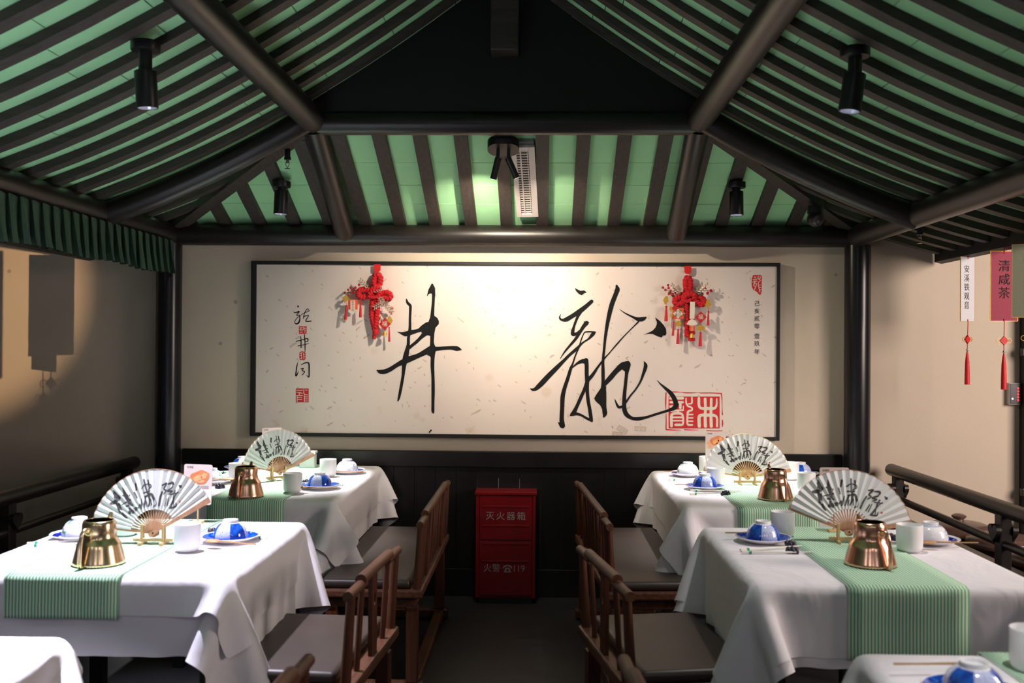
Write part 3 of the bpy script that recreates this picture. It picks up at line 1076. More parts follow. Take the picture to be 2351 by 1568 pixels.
def hanging(name, label, ox, oy, s, spec):
    """ox, oy, s: crop origin and scale in the photograph; y depth in front of the sheet"""
    yb = YP - 0.022
    top = at(ox + spec['top'][0] / s, oy + spec['top'][1] / s, yb)
    root = thing(name, label, 'ornament', (top.x, YP, top.z - 0.42), group=None)
    off = Vector(root.location)

    def p(x, y, d=0.0):
        q = at(ox + x / s, oy + y / s, yb - d)
        return Vector(q) - off

    def build(mb, nm, mat, parent=root, **k):
        return mb.build(nm, mat, parent, **k)

    mpp = (yb - CAM.y) / F_PX / s     # metres per crop pixel
    # ribbon tab
    x, y = spec['top']
    m = MB().prism([(x - 64, y), (x + 64, y), (x + 64, y + 110), (x + 40, y + 140), (x, y + 152), (x - 40, y + 140), (x - 64, y + 110)],
                   lambda u, w, d: p(u, w, d), 0.003)
    build(m, 'ribbon_tab', 'red_ribbon', smooth=False)
    for path, r in spec['ropes']:
        build(two_strand(MB(), [p(*q) for q in path], r * 1.22 * mpp, 30), 'rope', 'rope')
    for (cx, cy, r) in spec.get('knots', ()):
        m = MB()
        for k in range(4):
            a = PI * k / 4
            m.tube([p(cx + math.cos(a + t) * r, cy + math.sin(a + t * 0.6) * r * 0.8, 0.016 + 0.012 * math.sin(2 * t)) for t in np.linspace(0, PI, 7)], 30 * mpp, 8)
        build(m, 'knot', 'rope')
    if spec.get('cuff'):
        for (cx, cy, w, h) in spec['cuff']:
            m = MB().lathe([(w * mpp * 0.45, -h * mpp / 2), (w * mpp / 2, -h * mpp / 4), (w * mpp / 2, h * mpp / 4), (w * mpp * 0.42, h * mpp / 2)], 14, p(cx, cy, 0.004))
            build(m, 'cuff', 'rope')
    for (cx, cy, r) in spec['berries']:
        b = build(MB().sphere(p(cx, cy, 0.02), r * mpp, 12, 8), 'berry', spec.get('berry_mat', 'berry'))
    for st in spec['stems']:
        build(MB().tube([p(*q, 0.016) for q in st], 4 * mpp, 6), 'stem', 'copper_dark')
    for (x0, y0, x1, y1, nl, ll, mat) in spec['sprigs']:
        m = MB()
        m.tube([p(x0, y0, 0.028), p(x1, y1, 0.03)], 3.5 * mpp, 6)
        sp = build(m, 'sprig', mat)
        dx, dy = x1 - x0, y1 - y0
        ln = math.hypot(dx, dy)
        ux, uy = dx / ln, dy / ln
        for k in range(nl):
            t = (k + 0.6) / nl
            bx, by = x0 + dx * t, y0 + dy * t
            for q in (-1, 1):
                ca, sa = math.cos(0.75 * q), math.sin(0.75 * q)
                vx, vy = ux * ca - uy * sa, ux * sa + uy * ca
                nx, ny = -vy, vx
                leaf = [(0, 0), (0.35, 0.16), (0.7, 0.15), (1, 0), (0.7, -0.15), (0.35, -0.16)]
                lm = MB()
                pts = [p(bx + (vx * a + nx * b) * ll, by + (vy * a + ny * b) * ll, 0.03 + 0.006 * math.sin(a * 3) + 0.004 * q) for a, b in leaf]
                pts2 = [v + Vector((0, 0.0008, 0)) for v in pts]
                lm.add(pts + pts2, [tuple(range(6)), tuple(range(11, 5, -1))] + [(i, i + 6, (i + 1) % 6 + 6, (i + 1) % 6) for i in range(6)])
                build(lm, 'leaf', mat, sp, smooth=False)
    for (x0, y0, x1, y1, w) in spec['tassels']:
        m = MB()
        hx, hy = x0 + (x1 - x0) * 0.14, y0 + (y1 - y0) * 0.14
        c0, c1, c2 = p(x0, y0, 0.02), p(hx, hy, 0.02), p(x1, y1, 0.02)
        m.tube([c0, c0 + (c1 - c0) * 0.5, c1], [w * 0.35 * mpp, w * 0.28 * mpp, w * 0.22 * mpp], 10)
        m.tube([c1, c1 + (c2 - c1) * 0.3, c1 + (c2 - c1) * 0.75, c2], [w * 0.25 * mpp, w * 0.36 * mpp, w * 0.46 * mpp, w * 0.5 * mpp], 12)
        t = build(m, 'tassel', 'tassel')
        q = spec.get('cord_up', 60)
        build(MB().tube([p(x0, y0 - q, 0.02), c0], 3 * mpp, 6), 'cord', 'rope')
    for ti, (kind, cx, cy, w, h, a, mat, txt) in enumerate(spec['tags']):
        ca, sa = math.cos(a), math.sin(a)
        if kind == 'rect':
            ol = [(-w / 2, -h / 2), (w / 2, -h / 2), (w / 2, h / 2), (-w / 2, h / 2)]
        elif kind == 'fan':
            ol = [(w / 2 * math.cos(t), -h * 0.7 * math.sin(t) + h * 0.3) for t in np.linspace(0, PI, 11)] + [(-w * 0.2, h * 0.5), (w * 0.2, h * 0.5)]
        elif kind == 'star':
            ol = [((w / 2 if k % 2 else w * 0.33) * math.cos(2 * PI * k / 20), (h / 2 if k % 2 else h * 0.33) * math.sin(2 * PI * k / 20)) for k in range(20)]
        elif kind == 'scroll':
            ol = [(-w * .5, -h * .5), (w * .5, -h * .5), (w * .5, h * .4), (w * .35, h * .5), (-w * .35, h * .5), (-w * .5, h * .4)]
        else:   # charm: lobed outline
            ol = [((1 + 0.16 * math.sin(5 * t)) * w / 2 * math.cos(t), (1 + 0.16 * math.cos(4 * t)) * h / 2 * math.sin(t)) for t in np.linspace(0, 2 * PI, 24, endpoint=False)]
        m = MB().prism(ol, lambda u, v, d: p(cx + u * ca - v * sa, cy + u * sa + v * ca, 0.022 + 0.0027 * (ti % 3) + 0.0003 * ti + d), 0.0025)
        tg = build(m, 'charm' if kind in ('charm', 'star', 'fan') else 'tag', mat, smooth=False)
        if txt:
            tm = MB()
            body, size, tmat, cols_ = txt
            for i, ch in enumerate(body):
                tx = (i % cols_ - (cols_ - 1) / 2) * size * 1.05
                ty = (i // cols_ - (math.ceil(len(body) / cols_) - 1) / 2) * size * 1.05
                text_into(tm, ch, size, lambda u, v: p(cx + tx + u, cy + ty - v, 0.0250 + 0.0027 * (ti % 3) + 0.0003 * ti))
            build(tm, 'printed_characters', tmat, tg, smooth=False)
    for (cx, cy, r) in spec.get('bells', ()):
        m = MB().lathe([(r * mpp * 1.05, -r * mpp), (r * mpp, -r * mpp * 0.8), (r * mpp * 0.9, 0), (r * mpp * 0.6, r * mpp * 0.8), (r * mpp * 0.15, r * mpp)], 16, p(cx, cy, 0.025))
        build(m, 'bell', 'gold')
    return root


hanging('red_knot_hanging', 'red rope knot hanging at painting left with leafy sprigs and a diamond charm', 770, 600, 8.253, dict(
    top=(792, 55),
    ropes=[([(760, 520, 0.0), (730, 400, 0.005), (750, 290, 0.005), (800, 250, 0.008), (850, 300, 0.005), (850, 390, 0.005), (810, 520, 0.0)], 44),
           ([(700, 560, 0.005), (590, 540, 0.006), (480, 540, 0.01), (430, 610, 0.01), (480, 680, 0.008), (590, 660, 0.004), (680, 630, 0.004)], 44),
           ([(830, 640, 0.004), (900, 600, 0.006), (980, 590, 0.01), (1050, 640, 0.01), (1020, 710, 0.01), (940, 700, 0.006), (850, 680, 0.004)], 40),
           ([(710, 720, 0.002), (695, 850, 0.004), (690, 1000, 0.004), (715, 1150, 0.004), (750, 1290, 0.004)], 44),
           ([(770, 720, 0.006), (790, 850, 0.008), (785, 1000, 0.008), (770, 1150, 0.008), (760, 1290, 0.006)], 44),
           ([(650, 700, 0.012), (660, 600, 0.02), (740, 540, 0.022), (830, 600, 0.02), (790, 700, 0.014)], 42),
           ([(690, 560, 0.018), (760, 490, 0.02), (850, 520, 0.018)], 42)],
    knots=[(745, 640, 60)], cuff=[(762, 1340, 120, 110), (735, 1430, 74, 90)],
    berries=[(450, 445, 25), (380, 497, 25), (290, 507, 24), (244, 540, 24), (355, 522, 24), (182, 593, 24), (302, 595, 24), (348, 588, 26), (254, 655, 25)],
    stems=[[(640, 530), (540, 500), (420, 530), (300, 580), (190, 595)], [(420, 530), (380, 500)], [(330, 560), (290, 510)], [(300, 580), (254, 655)]],
    sprigs=[(635, 515, 470, 360, 5, 70, 'champagne'), (690, 570, 860, 510, 4, 70, 'champagne'), (830, 650, 890, 760, 3, 80, 'champagne'), (930, 760, 740, 870, 5, 75, 'champagne'), (920, 770, 1060, 960, 5, 85, 'champagne')],
    tassels=[(208, 830, 190, 1110, 50), (477, 765, 475, 1062, 54), (1018, 1245, 1022, 1525, 40)],
    tags=[('rect', 330, 815, 185, 190, 0.03, 'orange_tag', None), ('scroll', 330, 850, 92, 220, 0.0, 'cream', ('蛇年大吉', 46, 'seal_red', 1)),
          ('rect', 935, 1190, 160, 160, PI / 4, 'red_tag', ('福', 110, 'cream', 1)), ('charm', 196, 705, 90, 140, 0.3, 'gold', None), ('charm', 1035, 1115, 90, 140, -0.2, 'gold', None),
          ('rect', 300, 960, 120, 50, 0.5, 'cream', None), ('charm', 1065, 885, 80, 50, 0.4, 'orange_tag', None), ('charm', 1050, 975, 80, 46, 0.9, 'orange_tag', None)],
    bells=[(935, 1362, 42)]))

hanging('red_knot_hanging', 'red rope knot hanging at painting right with berries and gold charms', 1505, 600, 7.84, dict(
    top=(582, 82), berry_mat='berry',
    ropes=[([(560, 560, 0.0), (545, 430, 0.004), (545, 340, 0.006), (582, 290, 0.008), (622, 340, 0.006), (622, 430, 0.004), (620, 560, 0.0)], 42),
           ([(550, 620, 0.004), (450, 640, 0.006), (360, 670, 0.01), (350, 740, 0.01), (410, 780, 0.01), (480, 740, 0.006), (560, 690, 0.006)], 40),
           ([(660, 620, 0.004), (740, 620, 0.006), (840, 660, 0.01), (880, 740, 0.01), (820, 780, 0.01), (740, 720, 0.006), (660, 680, 0.006)], 40),
           ([(560, 760, 0.002), (575, 900, 0.004), (580, 1050, 0.004), (570, 1200, 0.004), (565, 1340, 0.004)], 36),
           ([(640, 760, 0.002), (650, 900, 0.003), (655, 1050, 0.003), (660, 1200, 0.003), (670, 1320, 0.003)], 36),
           ([(520, 740, 0.012), (520, 640, 0.02), (600, 585, 0.022), (690, 600, 0.02), (700, 690, 0.014)], 42),
           ([(480, 600, 0.012), (560, 570, 0.02), (650, 590, 0.02)], 36)],
    knots=[(580, 680, 50)], cuff=[(650, 1405, 130, 60), (590, 1340, 110, 60)],
    berries=[(228, 430, 24), (132, 472, 25), (235, 480, 24), (178, 516, 24), (275, 530, 22), (340, 500, 26), (238, 590, 22), (308, 588, 26), (420, 562, 26), (895, 490, 28), (1000, 530, 30), (940, 572, 30), (838, 590, 30)],
    stems=[[(470, 590), (380, 560), (275, 530), (178, 516)], [(275, 530), (235, 480), (228, 430)], [(275, 530), (238, 590)], [(178, 516), (132, 472)], [(760, 600), (850, 540), (940, 520), (1000, 530)], [(850, 540), (895, 490)], [(940, 520), (940, 572)]],
    sprigs=[(450, 590, 290, 430, 5, 70, 'champagne'), (460, 560, 400, 460, 4, 60, 'champagne'), (730, 560, 850, 430, 4, 80, 'champagne'), (800, 560, 950, 420, 4, 60, 'champagne'), (730, 580, 800, 560, 2, 90, 'dark_leaf')],
    tassels=[(195, 805, 190, 1080, 62), (330, 1085, 312, 1340, 44), (408, 1220, 400, 1490, 58), (812, 1275, 802, 1530, 62), (953, 895, 945, 1155, 50)],
    tags=[('rect', 405, 940, 200, 195, 0.0, 'orange_tag', None), ('rect', 405, 940, 128, 128, PI / 4, 'cream', ('平安喜乐', 62, 'ink', 2)),
          ('rect', 662, 880, 88, 310, 0.03, 'cream', None), ('rect', 668, 880, 54, 260, 0.03, 'red_tag', ('新年大吉', 52, 'cream', 1)),
          ('rect', 815, 1005, 150, 150, PI / 4, 'red_tag', ('福', 100, 'cream', 1)), ('charm', 188, 695, 90, 140, 0.2, 'gold', None), ('charm', 948, 765, 100, 140, 0.0, 'gold', None), ('charm', 275, 850, 50, 90, 0.0, 'gold', None), ('charm', 285, 975, 45, 70, 0.0, 'gold', None),
          ('star', 410, 1118, 130, 130, 0.0, 'gold', None), ('fan', 812, 1190, 160, 100, 0.0, 'gold', None), ('charm', 658, 1110, 180, 120, 0.0, 'cream', None), ('charm', 625, 1108, 56, 56, 0.0, 'ink_grey', None), ('charm', 690, 1108, 56, 56, 0.0, 'ink_grey', None), ('rect', 658, 1205, 96, 100, 0.0, 'orange_tag', ('大吉', 46, 'cream', 1)), ('fan', 345, 835, 120, 60, 0.0, 'red_tag', None)],
    bells=[(655, 1335, 42)]))

# ------------------------------------------------------------------ tables, cloths, runners
ZT = 0.744


def drape(W, L, side, front, backd, ztop, seed, grow=0.0, h=0.024, steps=150, iters=12):
    def axis(half, d0, d1):
        n0, n1, nt = max(2, round(d0 / h)), max(2, round(d1 / h)), round(2 * half / h)
        return np.concatenate([np.linspace(-half - d0, -half, n0 + 1)[:-1], np.linspace(-half, half, nt + 1), np.linspace(half, half + d1, n1 + 1)[1:]])
    hx, hy = W / 2 + grow, L / 2 + grow
    ax, ay = axis(hx, side, side), axis(hy, front, backd)
    nx, ny = len(ax), len(ay)
    gx, gy = np.meshgrid(ax, ay, indexing='ij')
    P = np.stack([gx, gy, np.full_like(gx, ztop)], -1)
    rest = P.copy()
    fixed = (np.abs(gx) <= hx + 1e-6) & (np.abs(gy) <= hy + 1e-6)
    r = np.random.RandomState(seed)
    # start with the overhang already tipped outwards and down
    ox = np.sign(gx) * np.maximum(np.abs(gx) - hx, 0)
    oy = np.sign(gy) * np.maximum(np.abs(gy) - hy, 0)
    drop = np.maximum(np.abs(ox), np.abs(oy))
    P[..., 2] -= drop * 0.55
    P += (~fixed)[..., None] * r.normal(0, 0.004, P.shape)
    low = r.normal(0, 1, (6, 2))
    t_ = np.linspace(0, 1, nx * ny).reshape(nx, ny)
    inv = (~fixed).astype(float)
    V = np.zeros_like(P)
    cons = []

    def pairs(sl_a, sl_b):
        A = [np.ravel_multi_index((i, j), (nx, ny)) for i, j in sl_a]
        B = [np.ravel_multi_index((i, j), (nx, ny)) for i, j in sl_b]
        return A, B
    ii, jj = np.meshgrid(np.arange(nx), np.arange(ny), indexing='ij')
    idx = ii * ny + jj

    def addc(di, dj, k):
        for par in range(2):
            i0 = np.arange(nx - di)
            j0 = np.arange(ny - abs(dj)) + (abs(dj) if dj < 0 else 0)
            if di:
                sel_i = i0[((i0 // di) % 2) == par]
                sel_j = j0
            else:
                sel_i = i0
                sel_j = j0[((j0 // max(dj, 1)) % 2) == par]
            if len(sel_i) == 0 or len(sel_j) == 0:
                continue
            a = idx[np.ix_(sel_i, sel_j)].ravel()
            b = idx[np.ix_(sel_i + di, sel_j + dj)].ravel()
            m = (inv.ravel()[a] + inv.ravel()[b]) > 0
            a, b = a[m], b[m]
            d = np.linalg.norm(rest.reshape(-1, 3)[a] - rest.reshape(-1, 3)[b], axis=1)
            wa, wb = inv.ravel()[a], inv.ravel()[b]
            cons.append((a, b, d, (wa / (wa + wb) * k)[:, None], (wb / (wa + wb) * k)[:, None]))
    addc(1, 0, 1.0)
    addc(0, 1, 1.0)
    addc(1, 1, 0.6)
    addc(1, -1, 0.6)
    addc(2, 0, 0.25)
    addc(0, 2, 0.25)
    addc(3, 3, 0.06)
    addc(3, -3, 0.06)
    p = P.reshape(-1, 3)
    v = V.reshape(-1, 3)
    w = inv.ravel()[:, None]
    dt = 1 / 50.0
    for s_ in range(steps):
        v *= 0.96
        v[:, 2] -= 9.8 * dt * w[:, 0]
        q = p + v * dt * w
        for _ in range(iters):
            for a, b, d, ka, kb in cons:
                dv = q[b] - q[a]
                ln = np.linalg.norm(dv, axis=1)
                c = ((ln - d) / np.maximum(ln, 1e-6))[:, None] * dv
                q[a] += c * ka
                q[b] -= c * kb
            ins = (np.abs(q[:, 0]) < hx) & (np.abs(q[:, 1]) < hy) & (w[:, 0] > 0)
            if ins.any():
                ex, ey = hx - np.abs(q[:, 0]), hy - np.abs(q[:, 1])
                mx = ins & (ex < ey)
                my = ins & ~(ex < ey)
                q[mx, 0] = np.sign(q[mx, 0]) * hx
                q[my, 1] = np.sign(q[my, 1]) * hy
        v = (q - p) / dt
        sp = np.linalg.norm(v, axis=1, keepdims=True)
        v *= np.minimum(1, 2.5 / np.maximum(sp, 1e-6))
        p = q
    fs = [(i * ny + j, (i + 1) * ny + j, (i + 1) * ny + j + 1, i * ny + j + 1) for i in range(nx - 1) for j in range(ny - 1)]
    # loosen the knife edge a little
    pf = p.reshape(nx, ny, 3)
    edge = ((np.abs(np.abs(gx) - hx) < 1e-6) & (np.abs(gy) <= hy + 1e-6)) | ((np.abs(np.abs(gy) - hy) < 1e-6) & (np.abs(gx) <= hx + 1e-6))
    pf[edge, 2] -= 0.0025
    return pf.reshape(-1, 3), fs


def cloth_obj(name, data, mat, mirror=False):
    vs, fs = data
    mb = MB()
    if mirror:
        vs = vs * np.array([-1, 1, 1])
        fs = [f[::-1] for f in fs]
    mb.add([tuple(map(float, q)) for q in vs], fs)
    me = mb.mesh(name, mat, True, 180)
    o = bpy.data.objects.new(name, me)
    COL.objects.link(o)
    s = o.modifiers.new('smooth', 'SUBSURF')
    s.levels = s.render_levels = 1
    return o


SIZE4, SIZE2 = (0.76, 1.26), (0.82, 0.91)
SIMS = {
    '4u': drape(*SIZE4, 0.27, 0.26, 0.20, 0.0035, 3),
    '4o': drape(*SIZE4, 0.19, 0.20, 0.19, 0.0075, 11, 0.004),
    '2u': drape(*SIZE2, 0.29, 0.225, 0.22, 0.0035, 5),
    '2o': drape(*SIZE2, 0.19, 0.115, 0.13, 0.0075, 21, 0.004),
    '2r': drape(*SIZE2, 0.26, 0.20, 0.20, 0.0075, 8, 0.004),
}
ZC = ZT + 0.0075 + 0.001     # top of the upper cloth
ZR = ZC + 0.0025             # top of the runner


def make_table(label, x, y, size):
    t = thing('dining_table', label, 'table', (x, y, 0))
    W, L = size
    MB().box(-W / 2, W / 2, -L / 2, L / 2, ZT - 0.03, ZT).build('tabletop', 'black', t, smooth=False)
    for sx in (-1, 1):
        for sy in (-1, 1):
            cx, cy = sx * (W / 2 - 0.07), sy * (L / 2 - 0.07)
            MB().box(cx - 0.025, cx + 0.025, cy - 0.025, cy + 0.025, 0, ZT - 0.03).build('leg', 'black', t, smooth=False, bevel=0.003)
    return t


def make_runner(label, x, y, L, dx, hang, cloth, hangb=0.12, w=0.336):
    prof = []
    hy = L / 2 + 0.0075
    cv = cloth[0]
    near = cv[(np.abs(cv[:, 0]) < 0.26) & (cv[:, 1] < 0)]
    for k in range(10):
        z = -hang + hang * k / 9.0 - 0.006
        band = near[np.abs(near[:, 2] - 0.0075 - z) < 0.035]
        out = min(band[:, 1].min() if len(band) else -hy, -hy) - 0.0055
        prof.append((out, z))
    for a in (30, 60, 90):
        prof.append((-hy + 0.006 - 0.009 * math.cos(math.radians(a)), -0.006 + 0.006 * math.sin(math.radians(a))))
    for k in range(1, 12):
        prof.append((-hy + 0.006 + (2 * hy - 0.012) * k / 12, 0.0))
    for a in (90, 60, 30):
        prof.append((hy - 0.006 + 0.009 * math.cos(math.radians(a)), -0.006 + 0.006 * math.sin(math.radians(a))))
    for k in range(1, 5):
        prof.append((hy + 0.004, -0.006 - hangb * k / 4))
    mb = MB()
    nxs = 8
    for (py, pz) in prof:
        for k in range(nxs + 1):
            u = -w / 2 + w * k / nxs
            bulge = 0.0015 * (1 + math.sin(u * 31 + dx * 50)) * (1 if pz < -0.02 else 0)
            mb.v.append((u, py - bulge * (1 if py < 0 else -1), pz))
    n = nxs + 1
    for i in range(len(prof) - 1):
        for k in range(nxs):
            mb.f.append((i * n + k, i * n + k + 1, (i + 1) * n + k + 1, (i + 1) * n + k))
    o = mb.build('table_runner', 'runner', angle=180)
    o.location = (x + dx, y, ZR)
    s = o.modifiers.new('thickness', 'SOLIDIFY')
    s.thickness = 0.0012
    tag(o, label, 'table runner', 'striped table runners')
    return o


# name: (words, x, y, size, under, over, mirror, runner dx, runner hang)
TABLES = {
    'FL': ('far left table', -1.102, 4.93, SIZE4, '4u', '4o', False, 0.005, 0.19),
    'FR': ('far right table', 1.176, 4.85, SIZE4, '4u', '4o', True, 0.0, 0.20),
    'NL': ('left table with the gold kettle', -1.135, 3.315, SIZE2, '2u', '2o', False, -0.063, 0.118),
    'NR': ('right table nearest the railing jars', 1.205, 3.305, SIZE2, '2u', '2r', True, 0.008, 0.198),
    'CL': ('bright corner table at bottom left', -1.325, 1.80, SIZE2, '2u', '2o', False, 0.0, 0.12),
    'CR': ('corner table at bottom right', 1.295, 1.77, SIZE2, '2u', '2r', True, 0.02, 0.198),
}
for key, (words, x, y, size, un, ov, mir, rdx, hang) in TABLES.items():
    make_table('black table hidden under the white cloths, %s' % words, x, y, size)
    o = cloth_obj('under_tablecloth', SIMS[un], 'cloth_under', mir)
    o.location = (x, y, ZT)
    tag(o, 'longer white under cloth hanging below the top cloth, %s' % words, 'tablecloth', 'white under cloths')
    o = cloth_obj('top_tablecloth', SIMS[ov], 'cloth', mir)
    o.location = (x, y, ZT)
    tag(o, 'white top tablecloth with draped corners, %s' % words, 'tablecloth', 'white top cloths')
    make_runner('green striped runner down the middle of the %s' % words, x, y, size[1], rdx, hang, SIMS[ov])


# ------------------------------------------------------------------ chairs and benches
def splat(mb, y, w, z0, z1, x, t, hole_z, hw=0.011, hh=0.022):
    N = 16
    ring_o, ring_i = [], []
    for k in range(N):
        a = 2 * PI * k / N
        c, s_ = math.cos(a), math.sin(a)
        m = max(abs(c), abs(s_))
        ring_o.append((y + c / m * w / 2, hole_z + (s_ / m) * ((z1 - hole_z) if s_ > 0 else (hole_z - z0))))
        ring_i.append((y + c * hw * (1 - 0.3 * abs(s_)), hole_z + s_ * hh))
    vs = [(x - t / 2, a, b) for a, b in ring_o] + [(x - t / 2, a, b) for a, b in ring_i] + [(x + t / 2, a, b) for a, b in ring_o] + [(x + t / 2, a, b) for a, b in ring_i]
    fs = []
    for k in range(N):
        q = (k + 1) % N
        fs += [(k, q, N + q, N + k), (2 * N + q, 2 * N + k, 3 * N + k, 3 * N + q), (q, k, 2 * N + k, 2 * N + q), (N + k, N + q, 3 * N + q, 3 * N + k)]
    return mb.add(vs, fs)


def make_seat(name, label, cat, L, splats, spindles, endseg, loc, rz, group):
    t = thing(name, label, cat, (loc[0], loc[1], 0), rz, group)
    D = 0.42
    h = L / 2
    MB().box(0.0, D, -h, h, 0.398, 0.434).build('seat_frame', 'walnut_y', t, smooth=False, bevel=0.008)
    MB().box(0.03, D - 0.02, -h + 0.03, h - 0.03, 0.355, 0.398).build('apron', 'walnut_y', t, smooth=False, bevel=0.004)
    c = MB().box(0.052, D - 0.004, -h + 0.012, h - 0.012, 0.434, 0.472).build('cushion', 'leather', t, bevel=0.016)
    c.modifiers['bevel'].segments = 4
    for sx in (0.045, D - 0.045):
        for sy in (-1, 1):
            cy = sy * (h - 0.05)
            MB().box(sx - 0.024, sx + 0.024, cy - 0.024, cy + 0.024, 0.05, 0.36).build('leg', 'walnut', t, smooth=False, bevel=0.004)
    for sy in (-1, 1):
        cy = sy * (h - 0.05)
        MB().box(0.0, D, cy - 0.028, cy + 0.028, 0.005, 0.05).build('floor_rail', 'walnut_y', t, smooth=False, bevel=0.008)
    MB().box(0.02, 0.07, -h + 0.07, h - 0.07, 0.01, 0.045).build('floor_stretcher', 'walnut_y', t, smooth=False, bevel=0.006)
    xb = 0.026
    lean = lambda z: xb - (z - 0.434) * 0.06
    for sy in (-1, 1):
        y = sy * (h - 0.028)
        MB().tube([(lean(0.43), y, 0.43), (lean(0.70), y, 0.70)], [0.0165, 0.0135], 14).build('post', 'walnut', t)
    for y in spindles:
        MB().tube([(lean(0.43), y, 0.43), (lean(0.70), y, 0.70)], 0.0095, 10).build('spindle', 'walnut', t)
    for y in splats:
        splat(MB(), y, 0.064, 0.43, 0.702, xb - 0.008, 0.014, 0.612).build('splat', 'walnut', t, smooth=False)
    zr = 0.699
    for sy in (-1, 1):
        MB().tube([(lean(zr), sy * (h + 0.012), zr), (lean(zr), sy * (h - endseg), zr)], 0.0155, 16).build('rail_end', 'walnut_y', t)
    MB().tube([(lean(0.712), -(h - endseg + 0.035), 0.714), (lean(0.712), (h - endseg + 0.035), 0.714)], 0.0175, 16).build('top_rail', 'walnut_y', t)
    return t


BSP = [0.0, -0.085, 0.085, -0.20, 0.20, -0.42, 0.42, -0.50, 0.50]
make_seat('bench', 'long brown spindle back bench beside the far left table', 'bench', 1.24, (-0.31, 0.31), BSP, 0.20, (-0.298, 4.64), PI + 0.004, 'spindle back benches')
make_seat('bench', 'long brown spindle back bench beside the far right table', 'bench', 1.26, (-0.31, 0.31), BSP, 0.20, (0.406, 4.655), 0.069, 'spindle back benches')
CSP = [-0.125, 0.125, -0.2, 0.2][:2]
make_seat('dining_chair', 'brown splat back chair with pinkish lit seat, left of the aisle', 'chair', 0.65, (0.0,), (-0.17, 0.17), 0.17, (-0.338, 3.185), PI - 0.07, 'splat back chairs')
make_seat('dining_chair', 'brown splat back chair with dark cushion, right of the aisle', 'chair', 0.66, (0.0,), (-0.17, 0.17), 0.17, (0.372, 3.23), 0.176, 'splat back chairs')
make_seat('dining_chair', 'brown chair showing only its rail end at bottom left', 'chair', 0.65, (0.0,), (-0.17, 0.17), 0.17, (-0.35, 1.94), PI - 0.03, 'splat back chairs')
make_seat('dining_chair', 'brown chair showing only its rail end at bottom right', 'chair', 0.66, (0.0,), (-0.17, 0.17), 0.17, (0.385, 1.965), 0.06, 'splat back chairs')

# ------------------------------------------------------------------ folding fans
FAN_O = (880.0, 930.0)
FAN_R, FAN_RI = 0.212, 0.078
FSTROKES = [
    [(405, 362, 14), (430, 430, 58), (440, 480, 66), (452, 560, 56), (482, 640, 38), (520, 695, 32), (548, 722, 18)],
    [(355, 525, 36), (410, 505, 48), (475, 455, 36)], [(405, 400, 30), (470, 440, 22)], [(445, 560, 40), (460, 640, 30)],
    [(535, 335, 12), (560, 430, 48), (590, 500, 42), (620, 580, 48), (636, 650, 42)],
    [(525, 430, 20), (615, 438, 24)], [(500, 545, 12), (560, 520, 16), (625, 492, 22)], [(552, 570, 18), (640, 560, 24)], [(590, 655, 44), (690, 610, 48)], [(590, 600, 20), (600, 660, 24)],
    [(726, 308, 30), (720, 380, 26)], [(690, 412, 24), (714, 474, 26)], [(722, 600, 18), (745, 560, 14), (752, 620, 16)], [(775, 500, 12), (765, 570, 18), (758, 620, 14)],
    [(850, 272, 22), (860, 360, 22), (872, 440, 20)], [(906, 290, 24), (916, 380, 16)], [(800, 372, 18), (850, 335, 14), (922, 340, 12), (938, 372, 14), (890, 402, 12)], [(815, 432, 18), (910, 420, 18)],
    [(838, 480, 18), (814, 560, 26), (800, 608, 18)], [(830, 482, 22), (920, 462, 30), (950, 520, 34), (962, 590, 34), (928, 620, 16)], [(882, 430, 22), (886, 540, 26), (862, 600, 16)], [(905, 520, 16), (910, 590, 16)], [(845, 540, 14), (835, 600, 12)],
    [(1100, 392, 20), (1162, 384, 24), (1112, 440, 20), (1140, 470, 20), (1100, 500, 16)], [(1082, 470, 22), (1040, 540, 28), (1010, 620, 30)],
    [(1185, 400, 20), (1250, 402, 30), (1236, 450, 24), (1160, 482, 22), (1220, 500, 20), (1160, 524, 12)], [(1295, 535, 12), (1240, 580, 20), (1172, 680, 24), (1156, 698, 26), (1232, 704, 20), (1245, 660, 10)],
    [(1322, 455, 10), (1345, 480, 38), (1358, 470, 12)], [(1190, 535, 16), (1300, 545, 12)], [(1262, 505, 18), (1222, 580, 18), (1208, 690, 14)], [(1130, 570, 14), (1085, 650, 16)], [(1160, 560, 12), (1120, 660, 14)],
]


